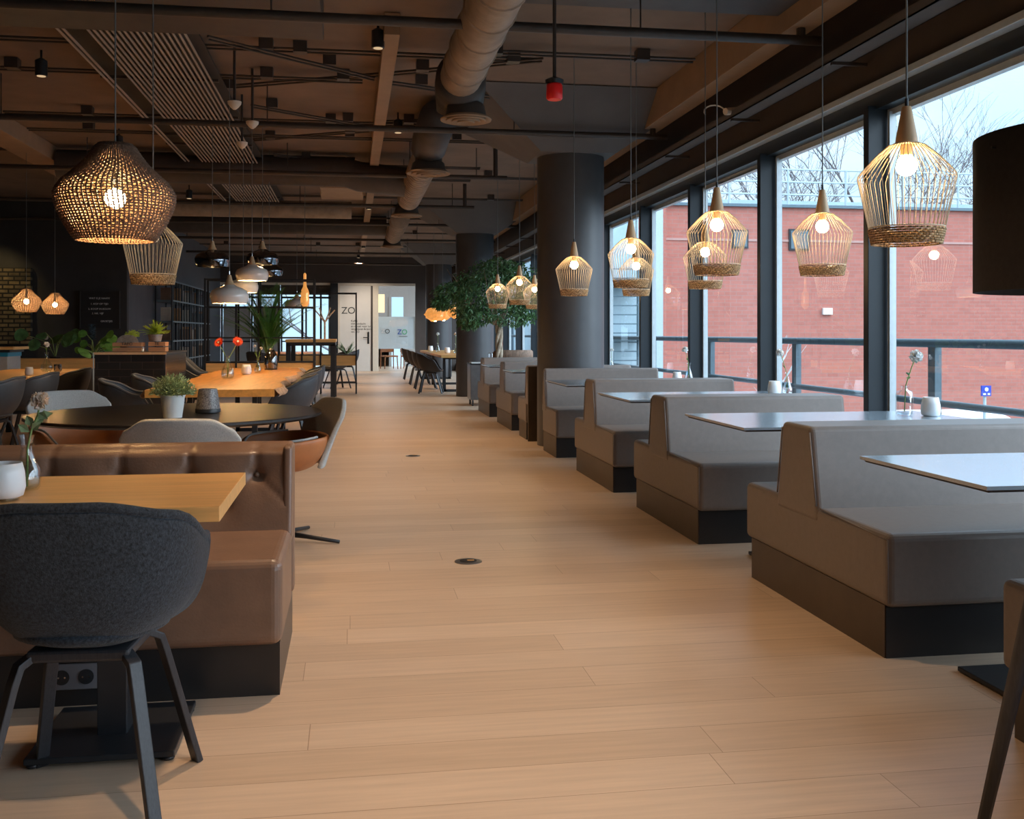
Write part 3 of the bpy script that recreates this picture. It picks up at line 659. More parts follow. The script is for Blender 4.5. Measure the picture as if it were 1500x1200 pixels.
# ================================================================== round table group
RT = (-.97, 6.02)
t = thing('round_table', 'large round black table behind the leather bench', 'table', (RT[0], RT[1], 0))
B(MB().lathe([(.77, .722), (.80, .735), (.80, .746), (.797, .75)], 96), 'tabletop', 'round_top', t, smooth=True, auto=30)
for k in range(4):
    a = PI/4+k*PI/2; B(MB().tube([(.10*math.cos(a), .10*math.sin(a), .70), (.42*math.cos(a), .42*math.sin(a), 0.01)], .016, 8), 'leg', 'black_metal', t, smooth=True)
B(MB().lathe([(.16, .70), (.16, .722)], 24), 'leg_plate', 'black_metal', t)
def potplant(name, lab, x, y, z, r0, r1, h, potmat, leafmat, R, n, seed, kind='bush', L=.03):
    t = thing(name, lab, 'potted plant', (x, y, z))
    prof = [(r0, 0), (r1*.93, h*.80)]
    prof = [(r0, 0), (r0+(r1-r0)*.25, h*.25), (r0+(r1-r0)*.3, h*.27), (r0+(r1-r0)*.45, h*.42), (r0+(r1-r0)*.5, h*.44), (r1*.97, h*.93), (r1*1.03, h*.94), (r1*1.03, h), (r1*.93, h), (r1*.9, h*.88), (.001, h*.86)]
    B(MB().lathe(prof, 30), 'pot', potmat, t, smooth=True, auto=35)
    rr = random.Random(seed); mb = MB()
    for i in range(n):
        d = Vector((rr.gauss(0, 1), rr.gauss(0, 1), abs(rr.gauss(0, .9)))).normalized()
        if kind == 'bush':
            q = R*rr.uniform(.35, 1.0)
            p = Vector((d.x*q, d.y*q, h+d.z*q*.95)); st = d+Vector((rr.gauss(0, .6), rr.gauss(0, .6), rr.gauss(.2, .4)))
            mb.leaf(p, st, L*rr.uniform(.6, 1.2), L*.28, (rr.random(), rr.random(), rr.random()), .3)
        else:
            a = Vector((0, 0, h*.9)); L2 = R*rr.uniform(.7, 1.1); pts = [a+Vector((d.x*L2*s_, d.y*L2*s_, L2*(s_*.9*abs(d.z)+s_*.5-s_*s_*.5))) for s_ in (0, .3, .6, 1)]
            mb.tube(pts, .0012, 3)
            for s_ in range(10):
                u = .25+.075*s_; p = Vector(pts[0]).lerp(Vector(pts[-1]), u)+Vector((0, 0, L2*.3*u*(1-u))); sd = Vector((-d.y, d.x, .1))
                for sg in (-1, 1): mb.leaf(p, sd*sg+d*.4, L*(1.1-u*.6), L*.35, (0, 0, 1), .2)
    if kind == 'bush':
        for i in range(60):
            d = Vector((rr.gauss(0, 1), rr.gauss(0, 1), abs(rr.gauss(0, .9)))).normalized(); mb.tube([(0, 0, h*.85), (d.x*R*.5, d.y*R*.5, h+d.z*R*.4), (d.x*R*.9, d.y*R*.9, h+d.z*R*.9)], .0012, 3)
    B(mb, 'foliage', leafmat, t)
    return t
potplant('potted_thyme', 'bushy grey green plant in a ribbed white pot on the round black table', -.94, 5.66, .751, .048, .064, .12, 'white_pot', 'leaf_sage', .112, 1500, 11, L=.026)
t = thing('ceramic_vase', 'speckled dark grey cone shaped holder on the round black table', 'candle holder', (-.80, 5.97, .751))
B(MB().lathe([(.048, 0), (.066, .006), (.068, .02), (.050, .135), (.046, .135), (.060, .02), (.001, .015)], 40, (0, 0, 0), False), 'cone', 'speckle', t, smooth=True, auto=40)
B(MB().lathe([(.046, 0), (.069, .003), (.070, .020), (.068, .024)], 40, (0, 0, -.0), True), 'base', 'black_metal', t, smooth=True, auto=40)

# winged shell chairs: felt outside, cognac leather seat and arms, star foot
def rim_low(ph):
    a = abs((ph+PI) % (2*PI)-PI)
    return .60+.02*math.cos(a)-.07*smooth(1.2, 1.8, a)*0-.13*smooth(2.0, 2.7, a)
def wing_chair(lab, loc, rz):
    t = thing('shell_chair', lab, 'chair', loc, rz, group='grey and cognac shell chairs around the round table')
    B(bowl(lambda p: (.29, .23 if math.cos(p) > 0 else .25), rim_low, .41, nphi=56, nv=12, lean=.2), 'seat_shell', 'cognac', t, smooth=True, solid=.02, sub=1)
    # tall curved back panel outside the bowl
    nx, nzz = 28, 14; mb = MB()
    for j in range(nzz+1):
        v = j/nzz
        for i in range(nx+1):
            u = i/nx*2-1; wv = .20+.055*smooth(0, .8, v); corner = .045*smooth(.55, 1.05, abs(u))*smooth(.5, 1, v)
            z = .43+v*(.385-corner-.01*u*u); x = u*(wv+.015)*(1-.10*smooth(.85, 1, v)*abs(u)); y = -.232-.115*v+.085*u*u*(1-.25*v)
            mb.v.append((x, y, z))
    for j in range(nzz):
        for i in range(nx): a = j*(nx+1)+i; mb.f.append((a, a+1, a+nx+2, a+nx+1))
    B(mb, 'backrest', 'felt_grey', t, smooth=True, solid=.028, bevel=.008)
    B(MB().tube([(.285*math.sin(p)*1.02, -.235*math.cos(p)*1.03, rim_low(p)+.004) for p in [PI*.33+PI*1.34*k/40 for k in range(41)]], .007, 8), 'piping', 'felt_grey', t, smooth=True)
    B(MB().lathe([(.03, .03), (.026, .06), (.026, .40), (.09, .415)], 20), 'column', 'black_metal', t, smooth=True, auto=40)
    for k in range(4):
        a = PI/4+k*PI/2
        B(MB().tube([(0, 0, .045), (.16*math.cos(a), .16*math.sin(a), .032), (.36*math.cos(a), .36*math.sin(a), .012)], [.018, .013, .010], 8), 'foot', 'black_metal', t, smooth=True)
    return t
w0 = wing_chair('grey and cognac shell chair at the right of the round table, side on', (-.40, 6.05, 0), math.radians(112))
dup(w0, (-.75, 5.10, 0), math.radians(-4), 'grey felt backed chair at the near side of the round table, behind the leather bench')
dup(w0, (-1.72, 6.95, 0), math.radians(-150), 'pale grey shell chair at the far left of the round table')

# ================================================================== live edge table group
def slab_table(name, lab, x0, x1, y0, y1, seed):
    t = thing(name, lab, 'table', ((x0+x1)/2, (y0+y1)/2, 0)); hx, hy = (x1-x0)/2, (y1-y0)/2
    rr = random.Random(seed); n = 46; L = []; R = []
    for i in range(n+1):
        y = -hy+2*hy*i/n; w = .035*math.sin(y*2.3+seed)+.02*math.sin(y*6.1+1)+.012*rr.uniform(-1, 1)
        w2 = .03*math.sin(y*1.9+seed*2)+.02*math.sin(y*5.3)+.012*rr.uniform(-1, 1)
        L.append((-hx+w, y)); R.append((hx+w2, y))
    top = [(p[0], p[1]) for p in R]+[(p[0], p[1]) for p in L[::-1]]
    B(MB().prism(top, 'z', .690, .75), 'tabletop', 'slab', t)
    for side, s in ((R, 1), (L, -1)):
        mb = MB()
        for (x, y) in side:
            for k in range(6):
                a = -PI/2+PI*k/5; mb.v.append((x-s*.01+s*(.028+.01*rr.random())*math.cos(a)+(s*.02 if k < 3 else -s*.0), y, .717+.034*math.sin(a)))
        for i in range(n):
            for k in range(5): a = i*6+k; mb.f.append((a, a+1, a+7, a+6))
        B(mb, 'bark_edge', 'bark', t, smooth=True)
    for yy in (-hy*.72, hy*.72):
        m = MB(); w = .27
        m.tube([(-w, yy, .0), (-w, yy, .675), (w, yy, .675), (w, yy, 0)], .02, 4, flat=(.05, .05, (0, 1, 0))); m.box(-w-.025, w+.025, yy-.025, yy+.025, 0, .04)
        B(m, 'leg_frame', 'black_metal', t)
    return t
slab_table('live_edge_table', 'long live edge oak table lit by white and chrome pendants', -1.58, -.62, 8.40, 13.6, 3)
cg = 'anthracite tub chairs at the long wooden tables'
for i, (y, l) in enumerate([(10.3, 'nearest'), (11.7, 'middle'), (13.0, 'farthest')]):
    if i == 0: tc0 = tub_chair('tub_chair', 'anthracite tub chair, nearest on the aisle side of the live edge table', 'shell', 'black_wood', (-.60, y-.35, 0), PI/2, cg)
    else: dup(tc0, (-.60, y-.35, 0), PI/2+.03*i, 'anthracite tub chair, %s on the aisle side of the live edge table' % l)
for i, (x, y, l) in enumerate([(-1.86, 9.25, 'nearest'), (-1.80, 10.3, 'second'), (-1.80, 12.9, 'farthest')]):
    dup(tc0, (x, y, 0), -PI/2+.15-.1*i, 'dark tub chair, %s at the left side of the live edge table' % l)
# vase with two red gerberas
t = thing('flower_vase', 'round glass vase with two orange red gerberas on the live edge table', 'vase', (-1.2, 10.35, .751))
B(MB().lathe([(.001, .002), (.045, 0), (.060, .015), (.064, .05), (.058, .09), (.034, .14), (.018, .18), (.016, .215), (.022, .225)], 32, (0, 0, 0), False), 'glass', 'clear', t, smooth=True)
B(MB().lathe([(.040, .006), (.056, .02), (.058, .05), (.054, .085), (.04, .11)], 28), 'water', 'water', t, smooth=True)
for i, (dx, dz, tilt) in enumerate(((-.085, .13, -.5), (.095, .14, .4))):
    B(MB().tube([(0, 0, .02), (dx*.1, 0, .2), (dx*.6, 0, .26+dz*.2), (dx, 0, .22+dz)], .0035, 8), 'stem', 'stem', t, smooth=True)
    fl = MB(); c = Vector((dx, 0, .225+dz)); ax = Vector((tilt, -.9, .5)).normalized(); e1 = ax.orthogonal().normalized(); e2 = ax.cross(e1)
    for ring in range(3):
        for k in range(22):
            a = 2*PI*k/22+ring*.15; d = e1*math.cos(a)+e2*math.sin(a)+ax*(.15+.25*ring); fl.leaf(c, d, .058-.012*ring, .016, ax, .2)
    B(fl, 'gerbera', 'petal_red', t); B(MB().sphere(tuple(c+ax*.006), .012, 10, 6), 'flower_centre', 'petal_rose', t, smooth=True)
cup(-1.13, 11.45, .751, 'white tealight cup on the live edge table right of the gerbera vase', 1.25)
vase(-1.05, 11.9, .751, 'drop', [(-.03, 0, .13), (.035, 0, .11)], 'small drop glass vase with two small white flowers on the live edge table', seed=8, leaves=3, sc=1.1, fr=.018)
t = thing('candle_lantern', 'dark wire and glass lantern with a cream candle on the live edge table', 'lantern', (-.98, 12.9, .751))
B(MB().lathe([(.075, .0), (.08, .006), (.075, .012)], 24), 'base', 'black_metal', t, smooth=True, auto=40)
B(MB().lathe([(.07, .012), (.08, .05), (.078, .16), (.045, .23), (.03, .24)], 24, (0, 0, 0), False), 'glass', 'smoke', t, smooth=True)
m_ = MB()
for k in range(8): a = 2*PI*k/8; m_.tube([(.073*math.cos(a), .073*math.sin(a), .01), (.084*math.cos(a), .084*math.sin(a), .05), (.081*math.cos(a), .081*math.sin(a), .16), (.047*math.cos(a), .047*math.sin(a), .235)], .002, 4)
m_.tube([(.02, 0, .24), (.03, 0, .29), (0, 0, .31), (-.03, 0, .29), (-.02, 0, .24)], .003, 6); m_.lathe([(.05, .235), (.04, .25), (.01, .26)], 16)
B(m_, 'wire_frame', 'black_metal', t); B(MB().lathe([(.035, 0), (.035, .10), (.03, .104)], 16, (0, 0, .014)), 'candle', 'candle', t, smooth=True, auto=40)

# ================================================================== long table and chairs at far left
t = thing('long_table', 'long oak table at the far left with a row of dark chairs', 'table', (-3.74, 11.3, 0))
B(MB().box(-.45, .45, -2.3, 2.3, .71, .75), 'tabletop', 'oak', t, bevel=.003)
for y in (-1.9, 1.9):
    m = MB(); m.tube([(-.36, y, 0), (-.36, y, .70), (.36, y, .70), (.36, y, 0)], .02, 4, flat=(.06, .06, (0, 1, 0))); B(m, 'leg_frame', 'black_metal', t)
for i, y in enumerate((9.9, 11.0, 12.3, 13.3)):
    dup(tc0, (-3.215, y-.1, 0), PI/2-.06, '%s of the four dark tub chairs lined up at the far left oak table' % ['nearest', 'second nearest', 'second farthest', 'farthest'][i], 'dark tub chairs at the far left table')
vase(-3.49, 12.55, .751, 'round', [(.0, 0, .09)], 'patterned glass vase with one pale flower on the far left oak table', seed=9, leaves=2, fr=.035)
cup(-3.40, 11.6, .751, 'small white candle cup on the far left oak table', 1.0)
t = thing('glass_tumbler', 'small dark glass tumbler right of the vase on the far left oak table', 'glass', (-3.38, 12.6, .751))
B(MB().lathe([(.035, 0), (.045, .02), (.042, .085)], 24, (0, 0, 0), False), 'glass', 'smoke', t, smooth=True)

# ================================================================== pendants
def cord(t, z0, z):      # cord from lamp top (local z0) up to the ceiling
    o = B(MB().lathe([(.0035, 0), (.0035, 1)], 8), 'cord', 'cordm', t); o.location = (0, 0, z0); o.scale = (1, 1, H-z-z0)
    return o
def setcord(t, z0):
    for c in kids(t):
        if c.name.startswith('cord'): c.scale = (1, 1, (H-t.location.z-z0*t.scale[2])/t.scale[2])
GW = 'straw wire basket pendants'
w_ = thing('wire_pendant', 'x', 'pendant lamp', (0, 0, 0), group=GW)
B(MB().lathe([(.037, .335), (.034, .36), (.016, .458), (.014, .463)], 24), 'wooden_cap', 'beech', w_, smooth=True, auto=40)
B(MB().lathe([(.006, .463), (.006, .49)], 10), 'strain_relief', 'black_metal', w_)
m_ = MB()
for i in range(46):
    a = 2*PI*i/46; cs, sn = math.cos(a), math.sin(a)
    pr = [(.040, .337), (.062, .330), (.100, .296), (.140, .252), (.156, .232), (.157, .222), (.150, .19), (.121, .055)]
    m_.tube([(r*cs, r*sn, z) for r, z in pr], .0014, 5)
B(m_, 'wire_cage', 'wire', w_, smooth=True)
ringp = lambda r, z: [(r*math.cos(2*PI*i/40), r*math.sin(2*PI*i/40), z) for i in range(40)]
B(MB().tube(ringp(.042, .337), .003, 6, closed=True), 'ring', 'wire', w_, smooth=True); B(MB().tube(ringp(.121, .056), .0022, 6, closed=True), 'ring', 'wire', w_, smooth=True)
# rattan band: woven strips round the rim
m_ = MB(); nb = 72
for row in range(7):
    z0 = .003+.0076*row
    pts = []
    for i in range(nb*2):
        a = 2*PI*i/(nb*2); q = .1085+.012*(z0/.055)+.0028*(1 if (i//2+row) % 2 else -1); pts.append((q*math.cos(a), q*math.sin(a), z0))
    m_.tube(pts, .0042, 4, closed=True)
B(m_, 'rattan_band', 'rattan', w_, smooth=True)
lh = B(MB().lathe([(.020, .338), (.020, .30), (.015, .295)], 16), 'lamp_holder', 'beech', w_, smooth=True, auto=40)
B(MB().sphere((0, 0, .265), .035, 20, 14), 'bulb', 'bulb', lh, smooth=True)
cord(w_, .47, 0)
wl = [(1.84, 3.19, 1.497, 'nearest straw wire pendant, large at upper right over the nearest booth table'),
 (2.51, 5.20, 1.51, 'wire pendant by the window over the second booth table, before the brick wall'),
 (1.903, 5.168, 1.505, 'aisle side wire pendant over the second booth table, overlapping a smaller one'),
 (2.525, 7.095, 1.52, 'wire pendant over the third booth table seen low behind a bigger one'),
 (1.886, 6.79, 1.51, 'aisle side wire pendant over the third booth table, right of the first column'),
 (2.499, 8.82, 1.53, 'wire pendant over the fourth booth table, peeking below a nearer one'),
 (1.889, 8.61, 1.52, 'wire pendant hanging right in front of the first column'),
 (1.96, 11.94, 1.535, 'wire pendant hanging before the leafy tree, just left of the first column'),
 (1.945, 13.664, 1.53, 'smaller wire pendant before the leafy tree, left of the other one there'),
 (2.471, 13.784, 1.53, 'wire pendant half hidden behind the left edge of the first column'),
 (-1.09, 5.93, 1.47, 'straw wire pendant behind the big woven lamp at upper left')]
for i, (x, y, z, l) in enumerate(wl):
    r = w_ if i == 0 else dup(w_, (x, y, z))
    r.location = (x, y, z); r['label'] = l; setcord(r, .47)
    if i == 10:
        for c in [g for k_ in kids(r) for g in kids(k_)]:
            if c.name.startswith('bulb'): c.data = c.data.copy(); c.data.materials[0] = M['inner_glow']
# woven pendants
P_ = [(.178, 0), (.200, .03), (.232, .085), (.262, .15), (.273, .195), (.273, .222), (.262, .245), (.242, .275), (.211, .303), (.176, .335), (.145, .367), (.117, .405), (.095, .440), (.075, .458)]
def onprof(u):
    ls = [0]
    for i in range(len(P_)-1): ls.append(ls[-1]+math.dist(P_[i], P_[i+1]))
    d = u*ls[-1]
    for i in range(len(P_)-1):
        if d <= ls[i+1]+1e-9: k = (d-ls[i])/(ls[i+1]-ls[i]); return (P_[i][0]+(P_[i+1][0]-P_[i][0])*k, P_[i][1]+(P_[i+1][1]-P_[i][1])*k)
    return P_[-1]
def woven(NC, NR, th, tv):
    wv = thing('woven_pendant', 'x', 'pendant lamp', (0, 0, 0), group='woven seagrass pendants'); m_ = MB()
    for j in range(NR+1):
        r, z = onprof(j/NR); pts = []
        for i in range(NC*2):
            a = 2*PI*i/(NC*2); q = r+.0030*(1 if (i+j) % 2 else -1); pts.append((q*math.cos(a), q*math.sin(a), z+.0016*(1 if (i//2+j) % 2 else -1)))
        m_.tube(pts, th, 4, closed=True)
    for i in range(NC):
        a = 2*PI*(i+.25)/NC; m_.tube([(onprof(k/20)[0]*math.cos(a+.03*math.sin(k*.5)), onprof(k/20)[0]*math.sin(a+.03*math.sin(k*.5)), onprof(k/20)[1]) for k in range(21)], tv, 4)
    B(m_, 'woven_shade', 'weave', wv, smooth=True)
    B(MB().lathe([(.075, .452), (.08, .458), (.02, .462), (.008, .47)], 24, (0, 0, 0)), 'top_cap', 'black_metal', wv, smooth=True)
    lh = B(MB().lathe([(.022, .45), (.022, .27)], 14), 'lamp_holder', 'black_metal', wv)
    B(MB().sphere((0, 0, .20), .048, 20, 14), 'bulb', 'bulb_big', lh, smooth=True)
    cord(wv, .468, 0)
    return wv
wv = woven(76, 41, .0040, .0050); wv2 = woven(34, 18, .0052, .0056)
for i, (x, y, z, s, l) in enumerate([(-1.116, 5.13, 1.643, 1, 'large woven seagrass pendant glowing at upper left over the round table'), (-3.92, 13.26, 1.46, .62, 'small woven pendant at far left, left one of the pair over the long oak table'), (-3.92, 14.48, 1.455, .62, 'small woven pendant at far left, right one of the pair over the long oak table')]):
    r = (wv, wv2, None)[i] or dup(wv2, (x, y, z)); r.location = (x, y, z); r.scale = (s, s, s); r['label'] = l; setcord(r, .468)
# dome pendants
def dome(name, shade, cap, l, g):
    t = thing(name, l, 'pendant lamp', (0, 0, 0), group=g)
    B(MB().lathe([(.160, 0), (.175, .05), (.176, .085), (.160, .118), (.115, .142), (.07, .158), (.045, .175), (.038, .178), (.06, .152), (.11, .132), (.152, .11), (.168, .08), (.167, .05), (.153, .0)], 44, (0, 0, 0), False), 'shade', shade, t, smooth=True, auto=60)
    B(MB().lathe([(.062, .161), (.046, .175), (.032, .20), (.022, .235), (.016, .262), (.004, .268)], 24), 'cap', cap, t, smooth=True, auto=50)
    B(MB().lathe([(.005, .266), (.005, .30)], 8), 'strain_relief', 'chrome', t)
    B(MB().sphere((0, 0, .05), .035, 16, 10), 'bulb', 'bulb_big', t, smooth=True)
    cord(t, .30, 0)
    return t
dw = dome('dome_pendant', 'white_enamel', 'beech', 'x', 'white dome pendants over the live edge table')
dc = dome('dome_pendant', 'smoke_chrome', 'beech', 'x', 'smoked chrome dome pendants over the live edge table')
for p, lst in ((dw, [(-1.12, 9.8, 1.475, 'lowest and nearest white dome pendant over the live edge table'), (-1.07, 11.45, 1.77, 'white dome pendant hanging highest of the white ones'), (-1.27, 12.5, 1.68, 'white dome pendant mostly hidden behind the lowest one')]),
               (dc, [(-1.41, 10.85, 1.88, 'smoked chrome dome pendant at left of the cluster'), (-.98, 11.7, 1.96, 'smoked chrome dome pendant at right of the cluster'), (-1.07, 13.8, 1.95, 'small dark chrome pendant behind the right one of the cluster')])):
    for i, (x, y, z, l) in enumerate(lst):
        r = p if i == 0 else dup(p, (x, y, z)); r.location = (x, y, z); r['label'] = l; setcord(r, .30)
# tripod floor lamp with a black drum shade near right
t = thing('floor_lamp', 'tall tripod floor lamp with a big black drum shade at the right edge', 'floor lamp', (1.645, 2.02, 0))
B(MB().lathe([(.272, 0), (.272, .345)], 80, (0, 0, 1.292), False), 'lamp_shade', 'black_fabric', t, smooth=True, solid=.004)
sp_ = B(MB().tube([(-.283, 0, 1.60), (.283, 0, 1.60)], .003, 6), 'spider', 'black_metal', t); B(MB().tube([(0, -.283, 1.605), (0, .283, 1.605)], .003, 6), 'spider', 'black_metal', t)
B(MB().lathe([(.27, 1.33), (.27, 1.334)], 48), 'diffuser', 'inner_glow', t); B(MB().sphere((0, 0, 1.46), .04, 14, 10), 'bulb', 'bulb', t)
B(MB().lathe([(.015, 1.20), (.015, 1.62)], 10), 'pole', 'black_metal', t); B(MB().lathe([(.05, 1.19), (.05, 1.25), (.02, 1.27)], 20), 'hub', 'black_wood', t, smooth=True, auto=40)
for k in range(3):
    a = math.atan2(.21, -.17)+k*2*PI/3
    B(MB().tube([(.03*math.cos(a), .03*math.sin(a), 1.22), (.15*math.cos(a), .15*math.sin(a), .6), (.272*math.cos(a), .272*math.sin(a), .0)], [.021, .022, .014], 10), 'leg', 'black_wood', t, smooth=True)
# amber glass pendants over the far right table
for i, (x, y, z) in enumerate([(1.75, 22.0, 1.60), (1.98, 22.5, 1.62), (2.18, 21.6, 1.66)]):
    l = ['left', 'middle', 'right'][i]+' of the three crumpled amber glass pendants over the far right table'
    t = thing('amber_pendant', l, 'pendant lamp', (x, y, z), group='crumpled amber glass pendants')
    m_ = MB(); rr = random.Random(i)
    m_.sphere((0, 0, 0), .20, 14, 10, .72); m_.v = [tuple(c*(1+rr.uniform(-.14, .14)) for c in v) for v in m_.v]
    B(m_, 'shade', 'copper', t, smooth=False); B(MB().sphere((0.02, -.05, -.12), .035, 12, 8), 'bulb', 'bulb', t)
    cord(t, .14, z)
# filament pendant
t = thing('filament_pendant', 'large amber filament bulb pendant above the far bar table', 'pendant lamp', (-.72, 16.3, 1.66))
B(MB().lathe([(.001, -.06), (.03, -.05), (.065, 0), (.07, .06), (.06, .11), (.068, .15), (.055, .21), (.03, .26), (.02, .34), (.02, .38)], 24, (0, 0, 0), False), 'glass', 'copper', t, smooth=True)
m_ = MB(); m_.tube([(.03*math.cos(k*.9), .03*math.sin(k*.9), .0+.012*k) for k in range(18)], .006, 5); B(m_, 'filament', 'bulb_amber', t)
cord(t, .38, 1.66)
B(MB().lathe([(.022, .36), (.022, .46), (.008, .48)], 12), 'lamp_holder', 'copper', t)

# ================================================================== black counter with crates
t = thing('tiled_counter', 'black glossy tiled counter with a thin pale top edge behind the round table', 'counter', (-2.25, 11.75, 0))
B(MB().box(-.36, .34, -.68, .65, 0, .98), 'body', 'tile', t, bevel=.004); B(MB().box(-.37, .35, -.69, .66, .98, 1.0), 'top', 'black_metal', t)
B(MB().box(-.372, .352, -.695, -.688, .978, 1.002), 'edge_trim', 'beech', t)
B(MB().box(-.375, -.365, -.697, -.687, .35, 1.0), 'corner_trim', 'alu', t)
def crate(x, y, w, d, h, lab, txt, handle):
    t = thing('wooden_crate', lab, 'crate', (x, y, 1.003), group='small wooden crates on the tiled counter')
    n = 2
    for k in range(n):
        z = .004+k*h/n
        B(MB().box(-w/2, w/2, -d/2, -d/2+.010, z, z+h/n-.012), 'slat', 'crate', t); B(MB().box(-w/2, w/2, d/2-.01, d/2, z, z+h/n-.012), 'slat', 'crate', t)
        B(MB().box(-w/2-.01, -w/2, -d/2, d/2, z, z+h/n-.012), 'end_board', 'crate', t); B(MB().box(w/2, w/2+.01, -d/2, d/2, z, z+h/n-.012), 'end_board', 'crate', t)
    B(MB().box(-w/2, w/2, -d/2, d/2, 0, .006), 'bottom', 'crate', t)
    if txt: textmesh(txt, h*.42, 'lettering', 'ink', t, (0, -d/2-.002, .004+h*.75), (PI/2, 0, 0))
    if handle:
        m = MB(); pts = [(-w*.42, h-.01)]+[(w*.40*math.cos(a), h+.075*math.sin(a)) for a in [PI-PI*k/12 for k in range(13)]]+[(w*.42, h-.01)]
        m.prism([(p[0], p[1]) for p in pts][::-1], 'y', -d/2+.02, -d/2+.03); B(m, 'handle_board', 'zinc', t)
    return t
crate(-2.32, 11.3, .27, .2, .105, 'left wooden crate with a rounded grey handle board on the black counter', 'TAFO', True)
crate(-2.03, 11.35, .15, .2, .11, 'right wooden crate on the black counter under the lime fern', 'TE', False)
potplant('potted_moss', 'small round moss plant on top of the left crate', -2.30, 11.36, 1.09, .035, .045, .07, 'zinc', 'leaf_lime', .075, 500, 21, L=.02)
potplant('potted_fern', 'bright lime fern in a zinc pot on the right crate', -2.07, 11.38, 1.11, .06, .075, .075, 'zinc', 'leaf_lime', .17, 60, 22, kind='fern', L=.035)
t = thing('tealight_cup', 'small glowing tealight glass between the crates', 'tealight holder', (-2.17, 11.22, 1.003)); B(MB().lathe([(.02, 0), (.025, .01), (.024, .05)], 16, (0, 0, 0), False), 'glass', 'clear', t); B(MB().lathe([(.018, .004), (.018, .03)], 14), 'candle', 'candle', t)
t = thing('bar_stool', 'grey upholstered bar chair at the right end of the tiled counter', 'chair', (-1.93, 12.95, 0), -PI/2)
B(bowl(lambda p: (.19, .18), lambda p: .93-.20*smooth(.8, 2.4, abs((p+PI) % (2*PI)-PI)), .66, nphi=40, nv=8), 'shell', 'shell', t, smooth=True, solid=.02)
for sx in (-1, 1):
    for sy in (-1, 1): B(MB().tube([(sx*.10, sy*.1, .67), (sx*.19, sy*.18, 0)], .012, 8), 'leg', 'black_metal', t)
B(MB().tube([(.165*a, .155*b, .25) for a, b in ((-1, -1), (1, -1), (1, 1), (-1, 1))], .008, 6, closed=True), 'foot_rail', 'black_metal', t)

# ================================================================== back-left bar wall
t = thing('stone_panel', 'rough stone wall panel lit warmly at the far left', 'wall panel', (-6.35, 19.24, 1.0))
B(MB().box(-.9, .75, -.06, .05, 0, 1.35), 'stone_face', 'stone', t)
light('added_wall_spot', 'SPOT', (-6.2, 18.3, 3.2), 35, (1, .72, .3), spot_size=math.radians(70), spot_blend=.8, shadow_soft_size=.05).rotation_euler = (math.radians(32), 0, 0)  # unseen spot, added to light the stone panel
t = thing('letter_board', 'black letter board with white lines on the dark wall', 'letter board', (-4.45, 19.26, 1.62))
B(MB().box(-.34, .34, -.03, .03, -.34, .34), 'board', 'black_metal', t, bevel=.005)
B(MB().box(-.34, -.325, -.04, -.03, -.34, .34).box(.325, .34, -.04, -.03, -.34, .34).box(-.34, .34, -.04, -.03, .325, .34).box(-.34, .34, -.04, -.03, -.34, -.325), 'frame', 'black_wall', t)
for k, (s_, z, x) in enumerate([('WAT IS JE NAAM?', .20, 0), ('1. KOP OP TIJD', .10, 0), ('2. KOOP IN-BOUW', .01, 0), ('3. NR. VIJF', -.07, -.03), ('GROETJES', -.21, .12)]): textmesh(s_, .045, 'lettering', 'ink_white', t, (x, -.042, z), (PI/2, 0, 0))
t = thing('wall_socket', 'pair of pale round sockets on the dark wall beside the stone panel', 'socket', (-5.25, 19.29, 1.12))
for sx in (-.12, .12): B(MB().tube([(sx, 0, 0), (sx, -.02, 0)], .04, 20), 'cup', 'grey_wall', t)
t = thing('planter_box', 'long oak planter box along the dark wall at the left', 'planter', (-4.6, 17.2, 0))
B(MB().box(-.95, .85, -.16, .16, .62, .80), 'box', 'oak', t, bevel=.004); m_ = MB()
for x in (-.9, .8):
    for y in (-.12, .12): m_.tube([(x, y, 0), (x, y, .63)], .015, 4)
B(m_, 'stand', 'black_metal', t)
def bigleaf(name, lab, x, y, z, n, R, seed, mt='leaf'):
    t = thing(name, lab, 'potted plant', (x, y, z)); rr = random.Random(seed); m = MB(); s = MB()
    for i in range(n):
        a = rr.uniform(0, 2*PI); q = R*rr.uniform(.35, 1); hh_ = R*rr.uniform(.3, 1.2); e = Vector((q*math.cos(a), q*math.sin(a), hh_))
        s.tube([(0, 0, 0), (e.x*.3, e.y*.3, hh_*.7), tuple(e)], .005, 5)
        d = Vector((math.cos(a), math.sin(a)*.4, rr.uniform(-.5, .5))).normalized(); sd = d.cross(Vector((rr.uniform(-.4, .4), -1, .7))).normalized(); L = R*rr.uniform(.4, .6); vs = []
        for k in range(12):
            u = 2*PI*k/12; vs.append(e+d*(L*.5*(1-math.cos(u))*.9)+sd*(L*.42*math.sin(u)*(1.2-.3*math.cos(u)))+Vector((0, 0, -.08*L*abs(math.sin(u)))))
        m.add(vs, [tuple(range(12))])
    B(s, 'stem', 'stem', t); B(m, 'leaf', mt, t); B(MB().lathe([(.07, -.08), (.09, .02)], 16), 'soil', 'black_metal', t); return t
bigleaf('leafy_plant', 'broad leaved green plant in the oak planter, right part', -4.05, 17.2, .81, 20, .32, 4)
bigleaf('leafy_plant', 'dark slender broad leaved plant in the oak planter, middle part', -4.65, 17.2, .81, 8, .42, 9, 'leaf_dark')
t = thing('hyacinth', 'dark blue green flower spike behind the broad leaved plant', 'potted plant', (-4.12, 17.3, .95)); m_ = MB(); rr = random.Random(2)
for i in range(160): a = rr.random()*6.28; z = .12+.26*rr.random(); m_.leaf((0, 0, z), (math.cos(a), math.sin(a), .3), .07, .04, (0, 0, 1))
